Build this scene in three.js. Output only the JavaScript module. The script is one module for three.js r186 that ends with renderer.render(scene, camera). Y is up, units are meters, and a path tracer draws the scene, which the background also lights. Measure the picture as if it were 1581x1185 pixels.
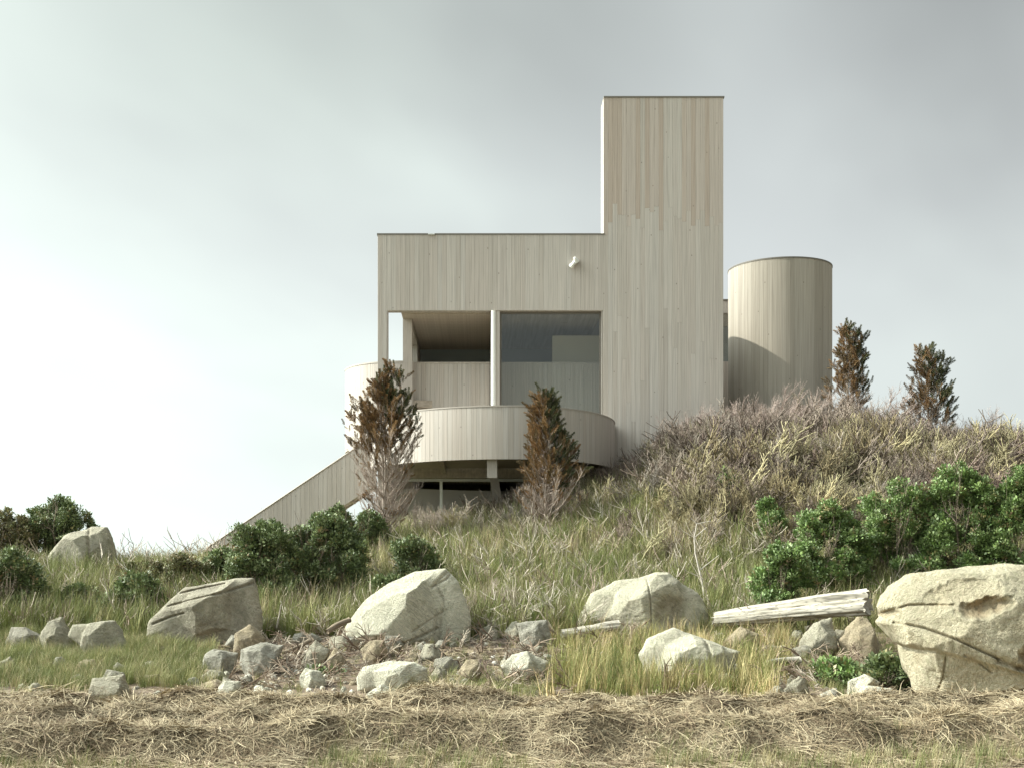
import * as THREE from 'three';
import { ImprovedNoise } from 'three/addons/math/ImprovedNoise.js';
import { mergeGeometries, mergeVertices } from 'three/addons/utils/BufferGeometryUtils.js';

// ---------------------------------------------------------------- camera, sky, sun, exposure
const W = 1581, HH = 1185, F = 1900, PX = 742, PY = 880, EYE = 1.6;   // photo size, focal length and vanishing point in pixels, eye height
const scene = new THREE.Scene();
const camera = new THREE.PerspectiveCamera(2 * Math.atan(HH / 2 / F) * 180 / Math.PI, W / HH, 0.1, 6000);
camera.position.set(0, EYE, 0);
camera.lookAt(0, EYE, -10);
camera.setViewOffset(W, HH, W / 2 - PX, HH / 2 - PY, W, HH);          // a view camera: level, with the lens raised
camera.updateProjectionMatrix();

const renderer = new THREE.WebGLRenderer({ antialias: true });
renderer.setSize(1024, 767);
renderer.toneMapping = THREE.LinearToneMapping;
renderer.toneMappingExposure = 1.42;
renderer.shadowMap.enabled = true;

const SUN_EL = 36 * Math.PI / 180, SUN_BACK = -0.6 * Math.PI / 180;
const sunDir = new THREE.Vector3(-Math.cos(SUN_EL) * Math.cos(SUN_BACK), Math.sin(SUN_EL), -Math.cos(SUN_EL) * Math.sin(SUN_BACK));
const sun = new THREE.DirectionalLight(new THREE.Color().setRGB(1.0, 0.975, 0.85), 3.9);
sun.position.copy(sunDir).multiplyScalar(60).add(new THREE.Vector3(0, 3, -26));
sun.target.position.set(0, 3, -26);
sun.castShadow = true;
sun.shadow.radius = 1.5;
Object.assign(sun.shadow.camera, { left: -24, right: 24, top: 24, bottom: -24, near: 1, far: 140 });
sun.shadow.mapSize.set(4096, 4096);
scene.add(sun, sun.target);

const perlin = new ImprovedNoise();
const noise = (x, y, z = 0) => perlin.noise(x, y, z);
function fbm(x, y, z = 0, oct = 4, gain = 0.5) { let s = 0, a = 1, n = 0; for (let i = 0; i < oct; i++) { s += a * noise(x, y, z + i * 7.3); n += a; a *= gain; x *= 2.03; y *= 2.03; z *= 2.03; } return s / n; }
const clamp = (v, a = 0, b = 1) => Math.min(b, Math.max(a, v));
const smooth = (a, b, v) => { const t = clamp((v - a) / (b - a)); return t * t * (3 - 2 * t); };
const lerp = (a, b, t) => a + (b - a) * t;
function rng(seed) { let s = seed | 0; return () => { s = (s + 0x6d2b79f5) | 0; let t = Math.imul(s ^ (s >>> 15), 1 | s); t = (t + Math.imul(t ^ (t >>> 7), 61 | t)) ^ t; return ((t ^ (t >>> 14)) >>> 0) / 4294967296; }; }

{ // thin veiled overcast: white haze round the sun's side and along the horizon, soft grey cloud higher up and away from the sun
  const w = 1024, h = 512, data = new Float32Array(w * h * 4);
  for (let j = 0; j < h; j++) for (let i = 0; i < w; i++) {
    const ph = ((i + 0.5) / w - 0.5) * 2 * Math.PI, el = ((j + 0.5) / h - 0.5) * Math.PI;
    const x = Math.cos(ph) * Math.cos(el), z = Math.sin(ph) * Math.cos(el), y = Math.sin(el);
    const c = x * sunDir.x + y * sunDir.y + z * sunDir.z, yy = Math.max(y, 0);
    const near = smooth(-0.55, 0.62, c), glow = 7.0 * Math.exp(-(1 - c) * 7.4), low = Math.exp(-yy * 6.5);
    // cloud sheet seen in perspective: noise on a plane overhead, drawn out along one direction
    const k = 1 / (yy + 0.28), sx = x * k, sz = z * k;
    const wx = sx * 0.85 + sz * 0.5, wz = -sx * 0.5 + sz * 0.85;
    let cl = fbm(wx * 1.5 + 3.1, wz * 0.75, 1.7, 5, 0.52) * 0.75 + fbm(wx * 0.6 + 9, wz * 0.5, 4.1, 2) * 0.85 + fbm(wx * 4.2, wz * 2.2, 8.2, 4) * 0.34;
    cl = smooth(-0.42, 0.42, cl);
    let soft = 0; const az = Math.atan2(x, -z) * 57.3, eld = el * 57.3;               // broad soft bands of thicker and thinner veil
    for (const [a, ca, ce, wa, we] of [[.085, 11.5, 25, 5, 9], [.04, 12.5, 13, 4, 6], [-.035, -9, 23, 6, 3.5], [.03, 0, 18, 6, 2.5], [-.03, 23, 20, 5, 7]]) { const u = (az - ca + (eld - ce) * 0.25) / wa, v = (eld - ce) / we; soft += a * Math.exp(-u * u - v * v); }
    const base = soft + 0.385 + 0.33 * near * (1 - 0.88 * smooth(0.14, 0.44, yy)) + glow + 0.10 * low + 0.14 * (cl - 0.42) * (1 - 0.6 * low) - 0.065 * smooth(0.16, 0.5, yy);
    const warm = clamp(cl * 0.35 + low * 0.3 + near * 0.6), o = (j * w + i) * 4;
    data[o] = base * lerp(0.955, 0.94, warm); data[o + 1] = base * lerp(1.0, 1.055, warm); data[o + 2] = base * lerp(1.04, 0.99, warm); data[o + 3] = 1;
    if (y < 0) { const g = smooth(0, -0.12, y); for (let q = 0; q < 3; q++) data[o + q] = lerp(data[o + q], [0.25, 0.24, 0.19][q], g); }
  }
  const sky = new THREE.DataTexture(data, w, h, THREE.RGBAFormat, THREE.FloatType);
  sky.mapping = THREE.EquirectangularReflectionMapping;
  sky.magFilter = sky.minFilter = THREE.LinearFilter;
  sky.needsUpdate = true;
  scene.background = sky;
  scene.environment = sky;
}

// ---------------------------------------------------------------- helpers
const used = new Map();
function nm(name) { const n = used.get(name) ?? 0; used.set(name, n + 1); return n ? name + '_' + String(n).padStart(3, '0') : name; }
function tag(o, label, category, group) { o.userData.label = label; o.userData.category = category; if (group) o.userData.group = group; return o; }
function shade(o) { o.castShadow = true; o.receiveShadow = true; return o; }
function mesh(name, geo, mat, parent) { const m = shade(new THREE.Mesh(geo, mat)); m.name = parent ? name : nm(name); (parent ?? scene).add(m); return m; }
function group(name, x, y, z) { const g = new THREE.Group(); g.name = nm(name); g.position.set(x, y, z); scene.add(g); return g; }
function std(r, g, b, rough = 0.9, extra = {}) { return new THREE.MeshStandardMaterial({ color: new THREE.Color().setRGB(r, g, b), roughness: rough, ...extra }); }
const atPx = (px, py, d) => new THREE.Vector3((px - PX) / F * d, EYE - (py - PY) / F * d, -d);
function tex(w, h, fn, srgb) {
  const a = new Uint8Array(w * h * 4);
  for (let j = 0; j < h; j++) for (let i = 0; i < w; i++) { const c = fn(i / w, j / h, i, j), o = (j * w + i) * 4; for (let q = 0; q < 3; q++) a[o + q] = clamp(typeof c === 'number' ? c : c[q]) * 255; a[o + 3] = 255; }
  const t = new THREE.DataTexture(a, w, h); t.wrapS = t.wrapT = THREE.RepeatWrapping; t.magFilter = THREE.LinearFilter; t.minFilter = THREE.LinearMipmapLinearFilter; t.generateMipmaps = true;
  if (srgb) t.colorSpace = THREE.SRGBColorSpace; t.needsUpdate = true; return t;
}
class MB {                                                             // collects triangles and quads
  constructor() { this.p = []; this.c = []; this.uv = []; this.ix = []; this.color = null; }
  v(x, y, z, u = 0, w = 0) { this.p.push(x, y, z); this.uv.push(u, w); if (this.color) this.c.push(...this.color); return this.p.length / 3 - 1; }
  tri(a, b, c) { this.ix.push(a, b, c); }
  quad(a, b, c, d) { this.ix.push(a, b, c, a, c, d); }
  stick(a, b, ra, rb, sides = 3) {                                     // a tapered stick
    const d = b.clone().sub(a), l = d.length(); if (l < 1e-5) return; d.divideScalar(l);
    const u = new THREE.Vector3(Math.abs(d.y) > 0.9 ? 1 : 0, Math.abs(d.y) > 0.9 ? 0 : 1, 0).cross(d).normalize(), w = d.clone().cross(u), ra_ = [], rb_ = [];
    for (let k = 0; k < sides; k++) { const t = k / sides * 2 * Math.PI, c = Math.cos(t), s = Math.sin(t);
      ra_.push(this.v(a.x + (u.x * c + w.x * s) * ra, a.y + (u.y * c + w.y * s) * ra, a.z + (u.z * c + w.z * s) * ra));
      rb_.push(this.v(b.x + (u.x * c + w.x * s) * rb, b.y + (u.y * c + w.y * s) * rb, b.z + (u.z * c + w.z * s) * rb)); }
    for (let k = 0; k < sides; k++) { const n = (k + 1) % sides; this.quad(ra_[k], ra_[n], rb_[n], rb_[k]); }
  }
  geo(normals = true) {
    const g = new THREE.BufferGeometry(); g.setAttribute('position', new THREE.Float32BufferAttribute(this.p, 3)); g.setAttribute('uv', new THREE.Float32BufferAttribute(this.uv, 2));
    if (this.c.length) g.setAttribute('color', new THREE.Float32BufferAttribute(this.c, 3));
    g.setIndex(this.ix); if (normals) g.computeVertexNormals(); return g;
  }
}
function instanced(name, geo, mat, list, parent) {                     // list: [x, y, z, turn, scale, colour, lean, leanTurn, scaleY]
  const im = shade(new THREE.InstancedMesh(geo, mat, list.length)); im.name = parent ? name : nm(name);
  const m = new THREE.Matrix4(), q = new THREE.Quaternion(), q2 = new THREE.Quaternion(), up = new THREE.Vector3(0, 1, 0), ax = new THREE.Vector3(), s = new THREE.Vector3(), p = new THREE.Vector3();
  list.forEach((e, i) => {
    if (e.q) q.copy(e.q); else { q.setFromAxisAngle(up, e.t ?? 0); if (e.lean) { ax.set(Math.cos(e.la), 0, Math.sin(e.la)); q.premultiply(q2.setFromAxisAngle(ax, e.lean)); } }
    s.set(e.s, e.s * (e.sy ?? 1), e.s); m.compose(p.set(e.x, e.y, e.z), q, s); im.setMatrixAt(i, m); if (e.c) im.setColorAt(i, e.c);
  });
  (parent ?? scene).add(im); im.userData.kind = 'stuff'; return im;
}
const rgb = (r, g, b) => new THREE.Color().setRGB(r, g, b);
const mixc = (a, b, t, k = 1) => rgb(lerp(a[0], b[0], t) * k, lerp(a[1], b[1], t) * k, lerp(a[2], b[2], t) * k);

// ---------------------------------------------------------------- terrain
const DS = [-3000, -40, 6, 10, 12, 15, 18, 21, 24, 28, 32, 36, 41, 47, 60, 4000];
const XS = [-3000, -40, -16, -10, -6, -3, 0, 3, 6, 10, 16, 40, 3000];
const HS = {
  '-3000': 0, '-40': 0, 6: 0, 10: 0, 12: 0.02, 15: 0.05, 18: [.2, .2, .2, .2, .2, .2, .2, .2, .2, .2, .2, .2, .2], 21: [.5, .5, .5, .46, .42, .42, .42, .44, .48, .5, .5, .5, .5],
  24: [1, 1, 1.05, 1.02, .92, .86, .95, 1.12, 1.35, 1.5, 1.5, 1.5, 1], 28: [1, 1.2, 1.5, 1.5, 1.45, 1.6, 1.95, 2.45, 3.0, 3.2, 3.1, 2, 1], 32: [.8, 1.2, 1.7, 1.68, 1.85, 2.25, 2.65, 3.4, 4.35, 4.6, 4.2, 2, 1],
  36: [.3, .5, .8, .9, 1.2, 2.2, 2.7, 3.4, 4.3, 4.35, 3.8, 2, 1], 41: [0, 0, 0, .1, .3, 1.2, 2, 3, 3.9, 3.9, 3, 1, 0], 47: [0, 0, -.2, -.2, -.1, .2, .5, 1, 1.5, 1.5, 1, 0, 0], 60: -0.6, 4000: -0.6,
};
const HG = DS.map((d) => { const h = HS[d]; return XS.map((_, i) => (Array.isArray(h) ? h[i] : h)); });
function hermite(xs, at, x) {
  let i = 0; while (i < xs.length - 2 && x > xs[i + 1]) i++;
  const t = clamp((x - xs[i]) / (xs[i + 1] - xs[i])), y0 = at(i), y1 = at(i + 1), h = xs[i + 1] - xs[i];
  const sl = (a) => (a < 0 || a > xs.length - 2 ? null : (at(a + 1) - at(a)) / (xs[a + 1] - xs[a])), s = sl(i);
  const tan = (a, b) => (a === null || b === null || a * b <= 0 ? 0 : 2 * a * b / (a + b));
  const m0 = tan(sl(i - 1), s), m1 = tan(s, sl(i + 1)), t2 = t * t, t3 = t2 * t;
  return (2 * t3 - 3 * t2 + 1) * y0 + (t3 - 2 * t2 + t) * h * m0 + (-2 * t3 + 3 * t2) * y1 + (t3 - t2) * h * m1;
}
const wrackFront = (x) => 10.4 + 0.30 * noise(x * 0.55, 3.3) + 0.16 * noise(x * 1.9, 8.1) + (x < -2 ? -0.5 * smooth(-2, -4, x) : 0) + 0.25 * smooth(2, 4, x);
function wrack(x, d) {                                                 // the long bank of washed-up straw in the foreground
  const f = wrackFront(x); if (d < f - 0.4 || d > 15.6) return 0;
  const up = smooth(f - 0.22, f + 0.28, d), down = 1 - smooth(11.4 + 0.5 * noise(x * 0.4, 1.2), 13.1 + 0.4 * noise(x * 0.7, 6.6), d);
  const second = 0.09 * smooth(0, 0.16, d - (11.75 + 0.6 * noise(x * 0.5, 20.2))) * (1 - smooth(12.3, 13.3, d));
  return up * down * (0.25 + 0.12 * noise(x * 0.9, d * 1.1, 5) + 0.13 * noise(x * 2.1, d * 2.6, 9) + 0.06 * noise(x * 5, d * 6, 2)) + second;
}
function H(x, d) {
  const base = hermite(DS, (i) => hermite(XS, (j) => HG[i][j], x), d);
  if (d < 5 || d > 60 || Math.abs(x) > 30) return base;
  const rough = smooth(14, 18, d) * (1 - smooth(34, 44, d));
  return base + wrack(x, d) + rough * (0.10 * noise(x * 0.7, d * 0.7, 1) + 0.05 * noise(x * 2, d * 2, 3)) + smooth(16.5, 18, d) * smooth(22.5, 20.5, d) * 0.16 * Math.max(0, noise(x * 1.5, d * 1.5, 21)) + 0.02 * noise(x * 1.3, d * 1.3, 2);
}
function groundAt(px, py, dMin = 9, dMax = 33) {                       // where the sight line through a pixel meets the ground
  for (let d = dMin; d < dMax; d += 0.05) { const x = (px - PX) / F * d, y = EYE - (py - PY) / F * d; if (y <= H(x, d)) return { x, y: H(x, d), d }; }
  const x = (px - PX) / F * dMax; return { x, y: H(x, dMax), d: dMax };
}
const strawTone = [0.40, 0.31, 0.19], soilTone = [0.17, 0.125, 0.085], greenTone = [0.12, 0.135, 0.055];
{
  const xs = [], ds = [];
  for (const v of [-3000, -1200, -500, -200, -90, -50, -35, -26]) xs.push(v);
  for (let x = -20; x <= 20.001; x += 0.14) xs.push(x);
  for (const v of [26, 35, 50, 90, 200, 500, 1200, 3000]) xs.push(v);
  for (const v of [-3000, -1000, -300, -100, -40, -15, -4, 3]) ds.push(v);
  for (let d = 6; d < 16; d += 0.085) ds.push(d);
  for (let d = 16; d < 46; d += 0.16) ds.push(d);
  for (const v of [47, 50, 55, 62, 75, 100, 160, 300, 700, 1500, 4000]) ds.push(v);
  const nx = xs.length, b = new MB();
  for (const d of ds) for (const x of xs) {
    const n1 = 0.5 + 0.5 * fbm(x * 1.7, d * 1.7, 2, 3), n2 = 0.5 + 0.5 * noise(x * 6.1, d * 6.1, 7);
    const straw = smooth(9.6, 10.4, d) * (1 - smooth(13.6, 14.6, d)), soil = smooth(13.4, 14.6, d) * (1 - smooth(21, 23, d));
    const k = 0.7 + 0.6 * n2; let c = greenTone.map((v, q) => lerp(v, strawTone[q] * 0.55, n1 * 0.7));
    const litter = smooth(2.5, 7, x) * smooth(25, 28, d) * (1 - smooth(40, 46, d)); c = c.map((v, q) => lerp(v, [.115, .088, .062][q], litter)); c = c.map((v, q) => lerp(v, soilTone[q], soil)); c = c.map((v, q) => lerp(v, strawTone[q] * 0.6, straw));
    b.color = c.map((v) => v * k); b.v(x, H(x, d), -d, x, d);
  }
  for (let j = 0; j < ds.length - 1; j++) for (let i = 0; i < nx - 1; i++) { const a = j * nx + i; b.quad(a, a + 1, a + nx + 1, a + nx); }
  const g = mesh('ground', b.geo(), std(1, 1, 1, 1, { vertexColors: true }));
  g.userData.kind = 'structure';
}
// ---------------------------------------------------------------- the house
const DF = 34, SF = F / DF;                                            // the front wall stands 34 m away, parallel to the picture
const fx = (px) => (px - PX) / SF, fy = (py) => EYE + (PY - py) / SF;
const KNOTS = [[.13, .21, .012], [.47, .62, .011], [.83, .77, .010]];
const woodMap = tex(256, 1024, (u, v, i, j) => {
  const t = 2 * Math.PI * u, a = Math.cos(t) * 9, b = Math.sin(t) * 9, y = 2 * Math.PI * v, cy = Math.cos(y), sy = Math.sin(y);
  const g = 0.88 + 0.10 * noise(a * 2.2, b * 2.2, cy * 0.55 + 5) + 0.07 * noise(a * 0.5, b * 0.5, sy * 0.9 + 11) + 0.06 * noise(a * 7 + cy, b * 7, sy * 1.4);
  let kn = 0; for (const [ku, kv, kr] of KNOTS) { const dx = (u - ku) * 0.6 / kr, dy = (v - kv) * 5 / kr / 1.5; kn = Math.max(kn, 0.32 * Math.exp(-(dx * dx + dy * dy))); } return [g * 1.0, g * 0.985 - 0.008, g * 0.965 - 0.015].map((c) => c - kn);
}, true);
const woodBump = tex(256, 256, (u, v) => { const t = 2 * Math.PI * u; return 0.5 + 0.5 * noise(Math.cos(t) * 30, Math.sin(t) * 30, Math.cos(2 * Math.PI * v) * 0.7); });
const woodTones = [[.585, .555, .53], [.565, .535, .505], [.605, .58, .555], [.575, .54, .51], [.545, .515, .485], [.585, .565, .545]].map((c) => std(...c, 0.85, { map: woodMap, bumpMap: woodBump, bumpScale: 0.0012 }));
const brownTones = [[.56, .50, .455], [.525, .46, .41], [.58, .53, .495], [.545, .485, .445]].map((c) => std(...c, 0.85, { map: woodMap, bumpMap: woodBump, bumpScale: 0.0012 }));
const backing = std(.45, .42, .38, 0.95), coping = std(.16, .145, .125, 0.6), plaster = std(.66, .63, .62, 0.9), steel = std(.62, .62, .60, 0.5), whitePaint = std(.80, .80, .76, 0.5), innerCedar = std(.55, .50, .445, 0.85, { map: woodMap });
const interiorWall = std(.30, .33, .35, 0.9), reflectionTan = std(.62, .56, .46, 0.9);
const glassMat = new THREE.MeshPhysicalMaterial({ color: rgb(0.84, 0.86, 0.85), transmission: 1, thickness: 0, roughness: 0.01, ior: 1.52 });
const house = group('beach_house', 1.9, 2.3, -DF);
tag(house, 'weathered cedar-clad modernist house with tall slab tower, round silo and curved balcony', 'house');
const HB = house.position;
const local = (o) => { o.position.x -= HB.x; o.position.y -= HB.y; o.position.z -= HB.z; return o; };
function hbox(name, x0, x1, y0, y1, d0, d1, mat, parent = house) {
  const m = mesh(name, new THREE.BoxGeometry(x1 - x0, y1 - y0, d1 - d0), mat, parent); m.position.set((x0 + x1) / 2, (y0 + y1) / 2, -(d0 + d1) / 2); if (parent === house) local(m); else { const pp = parent.position; m.position.x -= HB.x + pp.x; m.position.y -= HB.y + pp.y; m.position.z -= HB.z + pp.z; } return m;
}
function pieces(name, list, mat) {                                     // several boxes as one part: [x0,x1,y0,y1,d0,d1]
  const gs = list.map(([x0, x1, y0, y1, d0, d1]) => new THREE.BoxGeometry(x1 - x0, y1 - y0, d1 - d0).translate((x0 + x1) / 2 - HB.x, (y0 + y1) / 2 - HB.y, -(d0 + d1) / 2 - HB.z));
  return mesh(name, mergeGeometries(gs), mat, house);
}
const BT = 0.024, BC = 0.0032, PITCH = 0.128;
function boardGeo(w, bl, br, tl, tr, seed) {                           // a board with chamfered edges; bottom and top may slope
  const b = new MB(), prof = [[-w / 2, -BT], [-w / 2, -BC], [-w / 2 + BC, 0], [w / 2 - BC, 0], [w / 2, -BC], [w / 2, -BT]];
  const u0 = (seed * 0.377) % 1, v0 = (seed * 0.713) % 1, yb = (x) => lerp(bl, br, x / w + 0.5), yt = (x) => lerp(tl, tr, x / w + 0.5);
  for (let k = 0; k < 5; k++) { const [x0, z0] = prof[k], [x1, z1] = prof[k + 1], U = (x) => u0 + x / 0.6;
    b.quad(b.v(x0, yb(x0), z0, U(x0), v0 + yb(x0) / 5), b.v(x1, yb(x1), z1, U(x1), v0 + yb(x1) / 5), b.v(x1, yt(x1), z1, U(x1), v0 + yt(x1) / 5), b.v(x0, yt(x0), z0, U(x0), v0 + yt(x0) / 5)); }
  for (const [f, s] of [[yt, 1], [yb, -1]]) { const r = prof.map(([x, z]) => b.v(x, f(x), z, 0, 0)); for (let k = 1; k < 5; k++) s > 0 ? b.tri(r[0], r[k], r[k + 1]) : b.tri(r[0], r[k + 1], r[k]); }
  return b.geo();
}
const wr = rng(41);
let boardNo = 0;
function toneFor(s, y, brown) { const n = fbm(s * 0.9, y * 0.13, 3, 2) * 1.7 + (wr() - 0.5) * 0.9; if (brown && fbm(s * 1.1 + 7, 2.2, 1, 2) + (wr() - 0.5) * 0.5 > -0.12) return brownTones[Math.floor(clamp(n * 0.5 + 0.5, 0, 0.99) * 4)]; return woodTones[Math.floor(clamp(n * 0.5 + 0.5, 0, 0.99) * 6)]; }
function board(parent, x, z, turn, w, bl, br, tl, tr, mat) {           // world position of its front face
  const m = mesh('board', boardGeo(w, bl, br, tl, tr, ++boardNo), mat, parent); m.position.set(x - HB.x, -HB.y, z - HB.z); m.rotation.y = turn; return m;
}
const gap = () => PITCH - 0.0025;
const XL = fx(583), XR = fx(1117), TL = fx(934), YR = fy(361), YT = fy(149), OL = fx(598), OR = fx(930), OT = fy(479), DECK = 4.5;
const zB = DF + BT;                                                    // boards stand in front of this depth
// front wall: a thin frame that runs past the rooms on the sun side, then the slab tower
const front = pieces('front_wall', [[XL, OL, 1.9, OT, zB, zB + .25], [XL, TL - .002, OT, YR - .03, zB, zB + .25], [OR, XR, 2.6, OT, zB, zB + .75], [TL, XR, OT, YT - .03, zB, zB + .75]], backing);
{
  const n = Math.round((XR - XL) / PITCH), p = (XR - XL) / n;
  for (let i = 0; i < n; i++) {
    const x = XL + (i + 0.5) * p, w = p - 0.0016, put = (y0, y1, br) => board(front, x, -DF, 0, w, y0, y0, y1, y1, toneFor(x, y0, br));
    if (x < OL) { put(1.9, YR - .03); continue; }
    if (x < OR - 0.02) { put(OT, YR - .03); continue; }
    const joints = [x > TL ? fy(338) + (wr() - 0.5) * 0.9 : YR - .03];
    if (wr() < 0.45) joints.push(joints[0] - 2.4 - wr() * 1.9); if (wr() < 0.25) joints.push(fy(640) + (wr() - 0.5) * 0.8);
    let top = x > TL ? YT - .03 : YR - .03;
    for (const j of joints.sort((a, b) => b - a)) if (j < top - 0.3) { put(j + 0.003, top, x > TL && top > 14); top = j; }
    put(2.6, top);
  }
  // reveals lining the big opening
  pieces('opening_lining', [[OL - .003, OL + .012, DECK, OT, DF + .004, zB + .26], [OR - .012, OR + .003, DECK, OT, DF + .004, zB + .26], [OL + .012, OR - .012, OT - .012, OT + .003, DF + .004, zB + .26]], woodTones[1]);
}
hbox('coping', XL - .02, fx(661), YR - .03, YR + .012, DF - .012, zB + .29, coping);
hbox('coping', fx(671), TL - .002, YR - .03, YR + .012, DF - .012, zB + .29, coping);
hbox('roof_scupper', fx(661), fx(671), YR - .03, YR - .004, DF - .05, zB + .27, steel);
hbox('coping', TL - .03, XR + .03, YT - .03, YT + .01, DF - .015, zB + .78, coping);
{ // slab tower's side towards the sun, boarded above the roof
  const side = pieces('tower_side', [[TL - .03, TL - .004, YR + .04, YT - .031, DF + .003, zB + .75]], woodTones[2]); side.userData.label = 'sunlit side of the slab tower';
}
// rooms behind the frame
const RL = -2.21, RI = -1.95, DB = 39.8, CEIL = fy(482);
pieces('room_wall', [[RL, RI, 1.6, 7.56, 34.95, DB], [RL, RI, 8.52, YR - .3, 34.95, DB], [RL, RI, 7.56, 8.52, 34.95, 35.2], [RL, RI, 7.56, 8.52, 37.9, DB]], woodTones[3]);
pieces('window_mullion', [[RL + .08, RI - .08, 7.56, 8.52, 36.5, 36.58]], steel);
{ const g = hbox('window_pane', RL + .12, RL + .126, 7.56, 8.52, 35.2, 37.9, glassMat); }
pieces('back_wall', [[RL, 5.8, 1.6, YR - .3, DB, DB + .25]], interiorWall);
pieces('roof', [[RL - .02, TL - .005, YR - .3, YR - .06, zB + .251, DB + .25]], backing);
const ceilMats = [std(.55, .50, .445, .85, { map: woodMap }), std(.53, .48, .425, .85, { map: woodMap })];
{ // boarded ceiling of the covered terrace and the room beside it
  const c = hbox('ceiling', RL + .001, OR, CEIL + .02, CEIL + .12, zB + .252, DB - .002, innerCedar);
  const n = 28, p = (DB - zB - .27) / n;
  for (let i = 0; i < n; i++) { const m = mesh('ceiling_board', new THREE.BoxGeometry(2.2, .018, p - .006), ceilMats[i % 2], c); m.position.set((RI + .28) / 2 - HB.x - c.position.x, CEIL + .011 - HB.y - c.position.y, -(zB + .26 + (i + .5) * p) - HB.z - c.position.z); }
}
pieces('divider_wall', [[.30, .45, 2.4, CEIL + .02, zB + .26, DB - .002]], woodTones[1]);
{ // parapet inside the opening, boarded
  const d = 35.2, top = EYE + (PY - 560) / F * d, pw = pieces('inner_parapet', [[RI + .002, .298, 4.5, top - .02, d + BT, d + BT + .14], [.452, OR + .2, 4.5, top - .02, d + BT, d + BT + .14]], backing);
  const x0 = RI + .002, x1 = OR + .1, n = Math.round((x1 - x0) / PITCH), p = (x1 - x0) / n;
  for (let i = 0; i < n; i++) { const x = x0 + (i + .5) * p; if (x > .25 && x < .5) continue; board(pw, x, -d, 0, p - .0025, 4.5, 4.5, top - .02, top - .02, toneFor(x + 9, 5)); }
  pieces('parapet_cap', [[RI, .299, top - .02, top + .02, d - .015, d + BT + .155], [.451, OR + .2, top - .02, top + .02, d - .015, d + BT + .155]], woodTones[4]);
  pieces('upper_floor', [[RI, .299, 6.3, 6.5, d + BT + .141, DB - .001], [.451, OR + .2, 6.3, 6.5, d + BT + .141, DB - .001]], innerCedar);
  pieces('reflection_panel', [[2.1, OR + .15, 6.5, fy(497), 36.0, 36.2]], reflectionTan);  // tan panel added behind the glass to imitate a reflection in the window
}
{ const c = mesh('lit_edge_post', new THREE.CylinderGeometry(.066, .066, OT - .013 - DECK, 24), whitePaint, house); c.position.set(fx(761.8), (OT - .013 + DECK) / 2, -(DF + .03)); local(c); }  // white round post added to imitate the bright sunlit face of the divider
hbox('window_post', fx(765.6), fx(771.5), DECK, OT - .013, DF + .02, DF + .24, woodTones[2]);
{ // the big fixed window
  const x0 = fx(771.6), x1 = OR - .013, w = hbox('picture_window', x0 + .05, x1 - .05, DECK + .05, OT - .07, DF + .175, DF + .181, glassMat);
  for (const [a, b, c, e] of [[x0, x0 + .05, DECK, OT - .014], [x1 - .05, x1, DECK, OT - .014], [x0 + .05, x1 - .05, DECK, DECK + .05], [x0 + .05, x1 - .05, OT - .07, OT - .014]]) hbox('window_frame', a, b, c, e, DF + .15, DF + .21, coping, w);
}
// lower storey: recessed glass wall, low curved wall inside
{
  const d = 35.0;
  pieces('lower_side_wall', [[XL, XL + .2, 1.4, 4.15, zB + .26, DB], [OR + .005, OR + .2, 2.2, 4.15, zB + .76, DB]], woodTones[1]);
  pieces('deck_edge', [[OL + .001, OR - .001, 4.16, DECK, zB, zB + .25]], innerCedar);
  pieces('deck_floor', [[XL + .01, OR + .19, 4.16, 4.46, zB + .252, DB - .01]], innerCedar);
  const w = hbox('lower_window', XL + .25, OR - .01, 2.2, 4.15, 36.6, 36.606, glassMat);
  hbox('window_head', XL + .21, OR - .005, 4.08, 4.155, 34.285, 34.36, steel);
  for (const px of [600, 681, 843]) hbox('slim_post', (px - 2.2 - PX) / F * 34.3, (px + 2.2 - PX) / F * 34.3, 1.9, 4.08, 34.29, 34.36, whitePaint);
  const b = new MB(), n = 40, ring = [], put = (x, y, z) => b.v(x - HB.x, y - HB.y, z - HB.z);
  for (let i = 0; i <= n; i++) { const t = i / n, x = lerp(-2.6, 3.2, t), z = -(34.5 + 1.55 * Math.sin(t * 2.2)), y = EYE + 127 / F * 34.7; ring.push([put(x, 1.9, z), put(x, y, z), put(x, y, z - .15), put(x, 1.9, z - .15)]); }
  for (let i = 0; i < n; i++) for (let k = 0; k < 3; k++) b.quad(ring[i][k], ring[i + 1][k], ring[i + 1][k + 1], ring[i][k + 1]);
  mesh('curved_low_wall', b.geo(), plaster, house);
  hbox('lower_floor', XL + .2, OR, 1.9, 2.25, zB + .26, DB - .01, plaster);
}
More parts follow.
